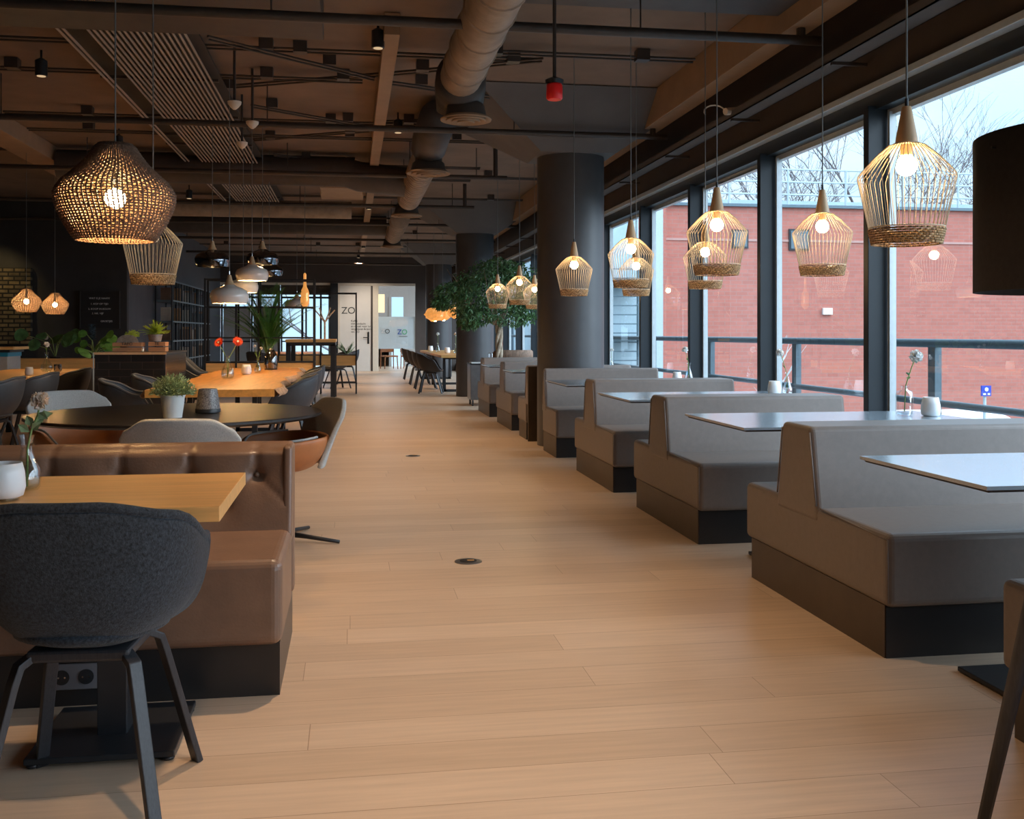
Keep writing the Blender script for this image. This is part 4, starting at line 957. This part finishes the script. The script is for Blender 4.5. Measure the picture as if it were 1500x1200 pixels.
B(m_, 'flower_spike', mat('blue grey petals', (.07, .12, .16), .7, noise=.3), t); B(MB().tube([(0, 0, -.12), (0, 0, .2)], .01, 6), 'stem', 'stem', t)
t = thing('service_counter', 'grey box counter with oak top and blue edge at the far left', 'counter', (-5.2, 16.0, 0))
B(MB().box(-.34, .30, -.3, .3, 0, .86), 'body', 'grey_wall', t); B(MB().box(-.35, .31, -.31, .31, .86, .92), 'blue_edge', mat('teal blue edge', (.02, .20, .32), .4, noise=.05), t); B(MB().box(-.42, .40, -.36, .36, .96, 1.0), 'top', 'oak', t); B(MB().box(-.38, .34, -.33, .33, .92, .96), 'shadow_gap', 'black_metal', t)

# bookcase
t = thing('bookcase', 'tall black steel bookcase with grid shelves along the left wall', 'bookcase', (-3.98, 21.8, 0))
ys = [0, 1.2, 2.4, 3.5, 4.5, 5.6]; zs = [.08, .62, 1.02, 1.42, 1.85, 2.25]
m_ = MB()
for y in ys:
    for x in (.01, .33): m_.box(x, x+.03, y-.02, y+.02, 0, 2.27)
B(m_, 'upright', 'frame', t)
for z in zs: B(MB().box(0, .37, 0, 5.6, z, z+.03), 'shelf', 'steel_blue', t)
m_ = MB()
for i in range(16): y = .35*i+.1; m_.box(.345, .365, y, y+.015, .1, 2.25)
B(m_, 'grid_bar', 'frame', t)
rr = random.Random(12); bc = [mat('book cover '+n_, c, .7, noise=.1) for n_, c in (('brown', (.20, .12, .08)), ('grey', (.2, .2, .21)), ('cream', (.5, .45, .38)), ('slate', (.08, .10, .13)), ('tan', (.42, .22, .10)))]
bn = ['brown', 'grey', 'cream', 'slate', 'tan']
for z in zs[:-1]:
    for a, b in zip(ys[:-1], ys[1:]):
        y = a+.12
        while y < b-.2 and rr.random() < .87:
            w = rr.uniform(.025, .05); hh_ = rr.uniform(.2, .3); q = rr.randrange(5)
            lv = {.08: 'bottom', .62: 'second', 1.02: 'third', 1.42: 'fourth', 1.85: 'top'}[z]
            o = B(MB().box(0, .2, 0, w, 0, hh_), 'book', bc[q]); o.location = (-3.88, 21.8+y, z+.031)
            tag(o, '%s book standing on the %s shelf of the black bookcase' % (bn[q], lv), 'book', 'books in the black bookcase'); y += w+rr.choice([.003, .003, .25])
tag(B(MB().sphere((0, 0, .07), .07, 16, 10), 'glass_ball', 'porcelain', smooth=True), 'small white ball ornament on a low shelf of the bookcase', 'ornament').location = (-3.75, 27.0, .66)

# ================================================================== frame dividers, palm, bar table
def divider(x0, x1, y, h, zb, posts, bars, lab, d=.32, hb=.2):
    t = thing('frame_divider', lab, 'room divider', ((x0+x1)/2, y, 0)); hx = (x1-x0)/2
    for px_ in posts:
        for yy in (-d/2, d/2): B(MB().box(px_-.014, px_+.014, yy-.014, yy+.014, 0, h), 'post', 'black_metal', t)
    for z in bars: B(MB().box(-hx, hx, -d/2-.012, -d/2+.012, z-.012, z+.012).box(-hx, hx, d/2-.012, d/2+.012, z-.012, z+.012), 'rail', 'black_metal', t)
    B(MB().box(-hx+.02, hx-.02, -d/2+.0, d/2, zb, zb+hb), 'planter_box', 'oak', t); B(MB().box(-hx, hx, -d/2-.01, d/2+.01, zb+hb, zb+hb+.02), 'planter_rim', 'black_metal', t)
    return t
divider(-2.12, -.54, 15.6, 2.0, .56, (-.78, -.34, -.02, .78), (1.985, 1.58, 1.13, .1), 'black steel frame divider with an oak planter behind the live edge table')
divider(-1.42, .10, 20.6, 2.0, .56, (-.75, -.30, .06, .75), (1.985, .22), 'farther black frame divider with an oak planter before the pale door')
t = thing('palm', 'tall green palm growing in the nearer frame divider', 'potted plant', (-1.22, 15.55, .77)); m_ = MB(); s_ = MB(); rr = random.Random(31)
for i in range(60):
    a = rr.uniform(0, 2*PI); R_ = rr.uniform(.12, .85); hh_ = rr.uniform(.65, 1.32)*(1-.25*R_); pts = []
    for k in range(11):
        u = k/10; pts.append(Vector((R_*math.cos(a)*u**1.8, R_*math.sin(a)*u**1.8*.5, hh_*(u*1.15-.22*u**3))))
    s_.tube(pts, [.007*(1-.8*k/10) for k in range(11)], 5)
    for k in range(26):
        u = .30+.70*k/26; q = u*10; p = pts[int(q)].lerp(pts[min(10, int(q)+1)], q-int(q)); d = (pts[min(10, int(q)+1)]-pts[int(q)]).normalized(); sd = d.cross(Vector((math.sin(a), -math.cos(a), .2))).normalized()
        sd = Vector((-math.sin(a), math.cos(a), 0))
        for sg in (-1, 1): m_.leaf(p, d*.8+sd*sg*.8+Vector((0, 0, -.25)), .21*(1-.45*(k/26)), .014, (0, 0, 1), .2)
B(s_, 'stem', 'stem', t); B(m_, 'frond', 'leaf', t)
t = thing('leafy_plant', 'small spiky plant in the farther frame divider', 'potted plant', (-.1, 20.6, .78)); m_ = MB()
for i in range(26): a = rr.random()*6.28; m_.leaf((0, 0, 0), (math.cos(a)*.7, math.sin(a)*.7, rr.uniform(.3, 1.4)), .3, .02, (math.sin(a), -math.cos(a), 0))
B(m_, 'leaf', 'leaf_sage', t)
t = thing('bar_table', 'high oak bar table on black legs beyond the live edge table', 'table', (-.70, 18.75, 0))
B(MB().box(-.43, .43, -.7, .9, 1.04, 1.09), 'tabletop', 'oak', t, bevel=.004); B(MB().box(-.42, .42, -.69, .89, .98, 1.04), 'apron', 'black_metal', t)
for sx in (-.38, .38):
    for sy in (-.65, .85): B(MB().box(sx-.04, sx+.04, sy-.04, sy+.04, 0, 1.0), 'leg', 'black_metal', t)
t = thing('driftwood_twig', 'pale forked twig standing on the bar table', 'ornament', (-.48, 18.9, 1.09)); m_ = MB()
m_.tube([(0, 0, 0), (0, 0, .35)], .02, 6); 
for a in (-.9, -.5, .5, .9): m_.tube([(0, 0, .30), (a*.12, 0, .45), (a*.2, 0, .62-.1*abs(a))], .012, 5)
B(m_, 'twig', 'trunk', t)
slab_table('live_edge_table', 'farther live edge table glimpsed beneath the high bar table', -1.9, -.75, 23.0, 25.5, 7)
for i, (x, y, rz, l) in enumerate([(-.30, 22.6, PI/2+.4, 'tub chair beside the bar table, nearest of the far group'), (-.1, 24.5, PI/2, 'dark tub chair right of the farther live edge table'), (-1.9, 22.4, -.6, 'dark tub chair at the left of the farther live edge table')]):
    dup(tc0, (x, y, 0), rz, l, 'tub chairs beyond the bar table')
# far dome lamp
r = dup(dw, (-1.25, 24.2, 1.78), label='far wide white pendant seen through the palm leaves'); r.scale = (1.6, 1.6, 1.3); setcord(r, .30)

# ================================================================== far right table with chairs
t = thing('long_table', 'long oak table by the window in the far right, behind the second column', 'table', (2.2, 23.8, 0))
B(MB().box(-.42, .42, -3.2, 3.2, .70, .75), 'tabletop', 'oak', t, bevel=.003)
for y in (-2.9, 0, 2.9):
    m = MB(); m.tube([(-.33, y, 0), (-.33, y, .69), (.33, y, .69), (.33, y, 0)], .02, 4, flat=(.07, .07, (0, 1, 0))); m.box(-.36, .36, y-.035, y+.035, 0, .05); B(m, 'leg_frame', 'black_metal', t)
for i, (y, l) in enumerate([(20.5, 'nearest'), (22.1, 'second'), (24.0, 'third'), (26.7, 'farthest')]):
    if i == 0: fb = tub_chair('tub_chair', 'nearest of the four dark brown tub chairs at the far right table', 'shell_brown', 'black_wood', (1.56, y, 0), -PI/2-.15, 'dark brown tub chairs at the far right table')
    else: dup(fb, (1.56, y, 0), -PI/2, '%s of the four dark brown tub chairs at the far right table' % l)
dup(fc, (2.95, 21.2, 0), PI/2+.2, 'grey felt tub chair on the window side of the far right table', 'tub chairs at the window side of the far right table')
for i, (x, y) in enumerate([(2.05, 24.6), (2.28, 22.6), (2.42, 22.2)]): vase(x, y, .751, 'drop', [(0, 0, .14)], '%s of the three white flowers in vases on the far right table' % ['leftmost', 'middle', 'rightmost'][i], seed=30+i, leaves=0, sc=1.5, fr=.03)
for i, (x, y) in enumerate([(1.95, 25.6), (2.12, 22.9), (2.45, 20.9)]): cup(x, y, .751, '%s white cup on the far right table' % ['farthest', 'middle', 'nearest'][i], 1.5)

# service cart by second column, wicker armchair, tree
t = thing('service_cart', 'dark steel service cart with trays beside the second column', 'cart', (2.12, 16.95, 0))
B(MB().box(-.19, .19, -.24, .24, .10, .68), 'body', 'steel', t, bevel=.006); B(MB().box(-.20, .20, -.25, .25, .68, .70), 'top', 'black_metal', t)
B(MB().box(-.17, .02, -.2, .1, .70, .715).box(.04, .18, -.1, .2, .70, .73), 'tray', 'white_pot', t)
for sx in (-.15, .15):
    for sy in (-.2, .2): B(MB().tube([(sx-.012, sy, .05), (sx+.012, sy, .05)], .05, 16), 'wheel', 'black_metal', t)
B(MB().tube([(.17, -.2, .70), (.17, -.2, .86), (.17, .2, .86), (.17, .2, .70)], .008, 8), 'handle', 'chrome', t)
t = thing('wicker_armchair', 'brown wicker armchair back showing behind the farthest booth', 'armchair', (2.85, 18.2, 0))
B(bowl(lambda p: (.36, .34), lambda p: .90-.22*smooth(.8, 2.2, abs((p+PI) % (2*PI)-PI)), .30, nphi=44, nv=10), 'woven_shell', 'wicker', t, smooth=True, solid=.03)
m_ = MB()
for i in range(60): a = 2*PI*i/60; m_.tube([(.36*math.sin(a), -.34*math.cos(a), .35), (.375*math.sin(a), -.355*math.cos(a), .62)], .007, 4)
B(m_, 'weave', 'wicker', t); B(MB().lathe([(.25, .28), (.26, .4)], 24), 'cushion', 'felt_grey', t)
for sx in (-.22, .22):
    for sy in (-.2, .2): B(MB().tube([(sx, sy, .32), (sx*1.1, sy*1.1, 0)], .018, 8), 'leg', 'black_wood', t)
t = thing('ficus_tree', 'leafy indoor ficus with a braided trunk before the second column', 'tree', (2.48, 17.25, 0))
B(MB().lathe([(.16, 0), (.22, .38), (.21, .40), (.19, .36), (.001, .35)], 28, (0, 0, 0), False), 'pot', 'zinc', t, smooth=True, auto=40)
m_ = MB()
for s in range(3): m_.tube([(.035*math.cos(k*.55+s*2.09), .035*math.sin(k*.55+s*2.09), .33+k*.075) for k in range(15)], .034, 8)
for i in range(16):
    a = rr.random()*6.28; e = (-.25+.75*math.cos(a)*rr.random(), .6*math.sin(a)*rr.random(), 1.7+rr.random()*.7); m_.tube([(0, 0, 1.32), (e[0]*.5, e[1]*.5, 1.5+.1*rr.random()), e], [.02, .012, .005], 5)
B(m_, 'trunk', 'trunk', t, smooth=True)
m_ = MB()
cl_ = [(-.25, 0, 1.95, .75, .42), (-.62, 0, 1.82, .42, .40), (.2, 0, 2.0, .5, .45), (-.15, 0, 2.25, .45, .26), (-.95, -.1, 1.9, .30, .16), (-.5, -.1, 1.5, .35, .18), (.1, -.1, 1.5, .4, .2), (-1.1, -.1, 1.72, .16, .12), (-.62, .0, 1.40, .2, .13), (.35, 0, 1.62, .3, .25)]
for i in range(6800):
    c = rr.choice(cl_[:4]+cl_); d = Vector((rr.gauss(0, 1), rr.gauss(0, 1), rr.gauss(0, 1))).normalized(); q = rr.uniform(.35, 1)**.6
    p = Vector((c[0]+.10+d.x*c[3]*q, c[1]+d.y*c[3]*q*.8, c[2]+d.z*c[4]*q)); m_.leaf(p, (rr.gauss(0, .7), rr.gauss(0, .7), rr.gauss(-.7, .5)), rr.uniform(.06, .10), .028, (rr.random(), rr.random(), rr.random()), .3)
B(m_, 'foliage', 'leaf_dark', t)

# floor boxes
for i, (x, y, l) in enumerate([(.605, 5.345, 'nearer round metal floor socket in the aisle'), (.593, 10.03, 'farther round metal floor socket in the aisle')]):
    t = thing('floor_socket', l, 'floor socket', (x, y, 0), group=None)
    B(MB().lathe([(.072, 0), (.072, .003), (.055, .005), (.001, .005)], 36), 'cover', 'steel', t, smooth=True, auto=30); B(MB().lathe([(.045, .005), (.045, .0065), (.001, .0065)], 30), 'lid', 'black_metal', t); B(MB().box(-.004, .03, -.006, .006, .006, .009), 'latch', 'oak', t)

# ================================================================== far wall with door and glass room
YF = 32.6
struct(B(MB().box(-4.45, 3.45, YF, YF+.12, 2.75, H), 'wall_far', 'brown_wall'))
struct(B(MB().box(-.66, -.42, YF-.1, YF+.12, 0, 2.76), 'trim_6', 'frame'))
struct(B(MB().box(2.0, 3.45, YF, YF+.12, 0, 2.76), 'wall_far_column', 'brown_wall'))
struct(B(MB().box(-4.45, -.42, YF-.02, YF+.1, 2.70, 2.77), 'trim_7', 'door_frame'))
struct(B(MB().box(-.42, 2.0, YF-.03, YF+.1, 2.69, 2.77), 'trim_8', 'door_frame'))
dr = struct(B(MB().box(-.36, .66, YF, YF+.05, 0, 2.69), 'door_1', 'door', bevel=.004))
B(MB().box(-.42, -.36, YF-.02, YF+.1, 0, 2.7).box(.66, .80, YF-.02, YF+.1, 0, 2.7), 'door_frame', 'door_frame', dr)
B(MB().box(.60, .66, YF-.01, YF, 0, 2.69), 'edge_strip', 'pipe', dr)
B(MB().tube([(.52, YF-.01, 1.06), (.52, YF-.06, 1.06), (.36, YF-.06, 1.06)], .014, 8).box(.49, .55, YF-.012, YF, .86, 1.22), 'door_handle', 'black_metal', dr)
B(MB().box(.50, .545, YF-.03, YF, 1.14, 1.24), 'card_reader', 'black_metal', dr)
textmesh('ZO', .30, 'lettering', 'ink', dr, (-.10, YF-.004, 1.90), (PI/2, 0, 0), .002); textmesh('.', .3, 'lettering', 'ink', dr, (.14, YF-.004, 1.88), (PI/2, 0, 0), .002)
for k, s in enumerate(('Koffie', 'met aandacht', 'en smaak voor lunch', 'vergaderen & borrel', 'van ZO')): textmesh(s, .085, 'lettering', 'ink', dr, (-.02, YF-.004, 1.58-.085*k), (PI/2, 0, 0), .002, 'LEFT')
gw = struct(B(MB().box(.80, .84, YF, YF+.06, 0, 2.7), 'window_90', 'door_frame'))
B(MB().box(.84, 2.0, YF+.02, YF+.03, 0, 2.69), 'pane', 'glass', gw)
B(MB().box(.84, 2.0, YF+.034, YF+.038, .70, 1.72), 'frosted_film', 'frost', gw)
textmesh('Z', .22, 'lettering', 'ink_blue', gw, (1.50, YF+.015, 1.23), (PI/2, 0, 0), .002); textmesh('O', .22, 'lettering', 'ink_green', gw, (1.66, YF+.015, 1.23), (PI/2, 0, 0), .002)
textmesh('ontmoeten', .06, 'lettering', 'ink', gw, (1.62, YF+.015, 1.10), (PI/2, 0, 0), .002)
textmesh('Z', .18, 'lettering', 'ink_white', gw, (.98, YF+.015, 1.25), (PI/2, 0, 0), .002); textmesh('O', .20, 'lettering', 'ink', gw, (1.12, YF+.015, 1.25), (PI/2, 0, 0), .002)
light('added_wall_spot', 'SPOT', (.5, 30.4, 3.3), 160, (1, .84, .68), spot_size=math.radians(80), spot_blend=.8, shadow_soft_size=.1).rotation_euler = (math.radians(42), 0, 0)  # unseen spot, added to brighten the door and far wall
light('added_room_light', 'POINT', (.9, 34.4, 3.1), 110, (.9, .93, 1), shadow_soft_size=.3)  # unseen point lamp, added to brighten the room behind the frosted film
# left glazing towards the outside
for i, (x0, x1, fl_) in enumerate([(-4.3, -4.0, 0), (-3.95, -3.1, 1), (-3.05, -2.2, 1), (-2.15, -1.45, 0), (-1.4, -.66, 0)]):
    f = MB(); f.box(x0-.03, x0+.02, YF, YF+.08, 0, 2.7); f.box(x0, x1, YF, YF+.08, 0, .12); f.box(x0, x1, YF, YF+.08, 2.28, 2.34); f.box(x0, x1, YF, YF+.08, .92, .96)
    w = struct(B(f, 'window_%d' % (91+i), 'frame'))
    if fl_: B(MB().box(x0+.04, x1, YF+.03, YF+.06, .12, 2.0), 'solid_panel', 'grey_wall', w)
    B(MB().box(x0, x1, YF+.04, YF+.05, .12, 2.7), 'pane', 'glass', w)
    B(MB().box(x0, x1, YF+.09, YF+.12, 2.40, 2.7), 'blind', 'pipe', w)
# room behind the frosted glass
struct(B(MB().box(-.6, 3.45, YF+.12, 37.1, -.12, 0), 'floor_far', 'floor'))
struct(B(MB().box(-.72, -.6, YF+.12, 37.1, 0, H), 'wall_inner', 'grey_wall'))
struct(B(MB().box(-.6, 1.35, 37.1, 37.2, 0, .8).box(1.85, 3.45, 37.1, 37.2, 0, H).box(-.6, 1.85, 37.1, 37.2, 2.5, H).box(.5, 1.33, 37.1, 37.2, 0, 2.5).box(1.33, 1.42, 37.05, 37.2, 0, 2.5), 'wall_end', 'grey_wall'))
t = thing('table_lamp', 'glowing square lamp in the room behind the frosted glass', 'lamp', (.98, 35.2, 1.9)); B(MB().box(-.13, .13, -.1, .1, 0, .62), 'shade', emat('warm lamp shade', (1, .68, .36), 1.6), t, bevel=.01); cord(t, .62, 1.9)
wd = mat('teak chair wood', (.34, .13, .05), .5, noise=.15)
for i, x in enumerate((1.25, 1.9)):
    t = thing('wooden_chair', '%s low wooden chair visible under the frosted film' % ['left', 'right'][i], 'chair', (x, 34.6, 0), .3+i)
    B(MB().box(-.24, .24, -.22, .22, .40, .45), 'seat', wd, t, bevel=.01); B(MB().box(-.24, .24, .2, .24, .56, .82), 'backrest', wd, t, bevel=.01)
    for sx in (-.21, .21):
        for sy in (-.19, .2): B(MB().tube([(sx, sy, .8 if sy > 0 else .42), (sx*1.1, sy*1.1, 0)], .018, 8), 'leg', wd, t)

# ================================================================== outside
GZ = -3.6
struct(B(MB().box(-60, 90, -40, 130, GZ-.3, GZ), 'ground', 'ground'))
struct(B(MB().box(3.46, 4.95, -3, 33, -.25, -.05), 'terrace', 'deck'))
t = thing('terrace_railing', 'blue grey steel terrace railing outside the windows', 'railing', (4.55, 0, -.05))
B(MB().tube([(0, -2.5, 1.17), (0, 32, 1.17)], .035, 12), 'top_rail', 'steel_blue', t, smooth=True); B(MB().tube([(0, -2.5, .70), (0, 32, .70)], .028, 12), 'lower_rail', 'steel_blue', t, smooth=True)
for y in [2.4+2.55*k for k in range(-1, 12)]: B(MB().box(-.012, .045, y-.05, y+.05, 0, 1.15), 'post', 'steel_blue', t)
# brick hall straight across
t = thing('brick_hall', 'long red brick hall across the yard with a flat roof', 'building', (0, 0, GZ))
YB = 34.0; ZT = 9.3
B(MB().box(10.6, 60, YB, YB+14, 0, ZT-.10), 'facade', 'brick', t); B(MB().box(10.6, 60.2, YB-.12, YB+14, ZT-.10, ZT), 'roof_edge', 'steel_blue', t)
B(MB().box(10.6, 60, YB-.03, YB, ZT-1.3, ZT-1.22), 'cornice', mat('mortar band', (.50, .28, .24), .8, noise=.05), t)
for x, z, w, h_ in ((13.05, 7.75, .60, .65), (15.15, 7.7, .75, .75), (45, 6, 2, 2)): f = B(MB().box(x, x+w, YB-.06, YB+.1, z, z+h_), 'window', 'frame', t); B(MB().box(x+.06, x+w-.06, YB-.08, YB-.05, z+.06, z+h_-.06), 'pane', 'steel_blue', f)
B(MB().box(16.4, 16.75, YB-.1, YB, 5.45, 5.68), 'sign_plate', 'white_pot', t)
m_ = MB()
for z in (.45, .9, 1.35): m_.tube([(10.6, YB+.6, ZT+z), (60, YB+.6, ZT+z)], .035, 5)
for k in range(22): m_.tube([(11+2.2*k, YB+.6, ZT), (11+2.2*k, YB+.6, ZT+1.35)], .045, 5)
B(m_, 'roof_railing', 'pale_steel', t)
m_ = MB().box(13, 60, YB+3, YB+10, ZT, ZT+.55); B(m_, 'roof_plant', 'cladding', t)
t = thing('cladded_tower', 'pale blue grey cladded block with a stair left of the brick hall', 'building', (0, 0, GZ))
B(MB().box(7.6, 9.6, 33.6, 48, 0, 9.6), 'facade', 'cladding', t); B(MB().box(7.5, 9.7, 33.5, 48, 9.6, 9.8), 'roof_edge', 'steel_blue', t); B(MB().box(9.6, 10.6, 33.7, 48, 0, 9.6), 'brick_strip', 'brick', t); B(MB().box(10.15, 10.4, 33.4, 33.7, 2, 9.5), 'downpipe', 'pale_steel', t)
m_ = MB()
for z in (9.9, 10.6, 11.3): m_.tube([(7.5, 33.5, z), (10.3, 33.5, z)], .04, 5)
for k in range(5): m_.tube([(7.6+.65*k, 33.5, 9.8), (7.6+.65*k, 33.5, 11.3)], .04, 5)
B(m_, 'roof_railing', 'pale_steel', t)
m_ = MB()
for x in (8.4, 9.3): m_.tube([(x, 32.6, 0), (x, 32.6, 7.2)], .05, 6)
for k in range(24): m_.tube([(8.4, 32.6, .3*k), (9.3, 32.6, .3*k)], .03, 4)
for z in (2.2, 4.6, 6.4): m_.box(7.6, 9.6, 32.2, 33.6, z, z+.06)
B(m_, 'escape_stair', 'steel_blue', t)
t = thing('low_building', 'low teal grey building beyond the cladded block', 'building', (0, 0, GZ))
B(MB().box(6.2, 9.2, 52, 62, 0, 6.2), 'facade', 'cladding', t); B(MB().box(6.0, 9.4, 51.5, 62, 6.2, 6.5), 'roof_edge', 'steel_blue', t)
B(MB().box(5.0, 5.9, 40, 44, 0, 5.0), 'annex', 'brick', t)
m_ = MB()
for k in range(8): m_.box(6.4+.34*k, 6.6+.34*k, 51.9, 52, 3.5, 5.6)
B(m_, 'window_strip', 'steel_blue', t)
for i, (x, y, l) in enumerate([(17.4, 27.5, 'white van roof showing low behind the terrace rail')]):
    t = thing('parked_van', l, 'van', (x, y, GZ)); B(MB().prism([(-2.2, .35), (2.2, .35), (2.25, 1.1), (1.75, 1.3), (1.3, 2.35), (.9, 2.52), (-1.9, 2.52), (-2.2, 2.3)], 'y', -.85, .85), 'body', 'white_pot', t, bevel=.12, seg=3)
    B(MB().prism([(1.6, 1.35), (1.25, 2.1), (.3, 2.1), (.3, 1.35)], 'y', -.87, .87), 'window', 'frame', t)
    for sx in (-1.4, 1.4):
        for sy in (-.8, .8): B(MB().tube([(sx, sy-.1, .33), (sx, sy+.1, .33)], .33, 18), 'wheel', 'black_metal', t)
t = thing('street_sign', 'small square blue sign in front of the brick hall', 'sign', (16.7, 25.0, GZ))
B(MB().box(-.14, .14, -.02, .02, 3.12, 3.40), 'board', 'blue_plastic', t); B(MB().lathe([(.04, 0), (.04, 3.3)], 8, (0, .06, 0)), 'pole', 'pale_steel', t)
m_ = MB(); m_.tube([(0, -.022, 3.30), (0, -.03, 3.30)], .055, 12); m_.box(-.10, -.02, -.03, -.02, 3.15, 3.20).box(.03, .10, -.03, -.02, 3.15, 3.20); B(m_, 'symbol', 'ink_white', t)
def tree(x, y, h, lab, seed, m='twig', r0=.16, spread=.5, depth=5, z0=GZ, name='bare_tree', group='bare winter trees'):
    t = thing(name, lab, 'tree', (x, y, z0), group=group); rr = random.Random(seed); tr = MB(); br = MB()
    def grow(mb, p, d, L, r, k):
        q = p+d*L*.5+Vector((rr.gauss(0, .04), rr.gauss(0, .04), 0))*L; e = p+d*L
        mb.tube([p, q, e], [r, r*.85, r*.68], 5 if k < 3 else 3, caps=False)
        if k >= depth: return
        for j in range(3 if k else 4):
            nd = (d+Vector((rr.gauss(0, spread), rr.gauss(0, spread), rr.uniform(-.05, .35)))).normalized(); grow(br, p.lerp(e, rr.uniform(.55, 1)), nd, L*rr.uniform(.62, .82), r*.58, k+1)
    grow(tr, Vector((0, 0, 0)), Vector((0, 0, 1)), h*.34, r0, 0)
    B(tr, 'trunk', m, t); B(br, 'branch', m, t)
for i, (x, y, h, l) in enumerate([(26, 62, 21, 'bare tree rising behind the hall roof, left of the second mullion'), (31.5, 60, 22, 'bare tree behind the hall roof between the two middle mullions'), (37, 62, 22, 'bare tree behind the hall roof near the big wire pendant'), (41.5, 60, 21, 'bare tree behind the hall roof just left of the drum shade'), (21, 58, 20, 'bare tree behind the hall roof over the third booth')]): tree(x, y, h, l, 40+i, depth=5)
t = thing('birch_tree', 'slim white birch standing outside before the brick hall', 'tree', (9.75, 22.5, GZ)); rr = random.Random(8)
B(MB().tube([(0, 0, 0), (.03, 0, 2), (-.02, 0, 3.6), (.04, 0, 5), (0, 0, 6.6)], [.11, .10, .085, .05, .015], 10), 'trunk', 'birch', t, smooth=True)
for k in range(16):
    z = 2.8+.23*k; sg = 1 if k % 2 else -1; L = rr.uniform(.4, .9)*(1.15-.08*k); y = rr.uniform(-.5, .5)
    m_ = MB().tube([(0, 0, z), (sg*L*.45, y*.4, z+L*.7), (sg*L*.6, y*.6, z+L*1.3)], [.022, .014, .006], 5)
    for j in range(3): m_.tube([(sg*L*(.2+.12*j), y*.3, z+L*(.35+.2*j)), (sg*L*(.4+.2*j), y*.5, z+L*(.75+.25*j))], [.010, .004], 4)
    B(m_, 'branch', 'birch', t)
for i, (x, y, h, l) in enumerate([(-4.4, 46, 14, 'bare tree outside the far left windows'), (-6, 50, 15, 'bare tree farther left outside the far glazing'), (-.2, 52, 15, 'bare tree outside behind the far door')]): tree(x, y, h, l, 60+i, depth=5, r0=.11)
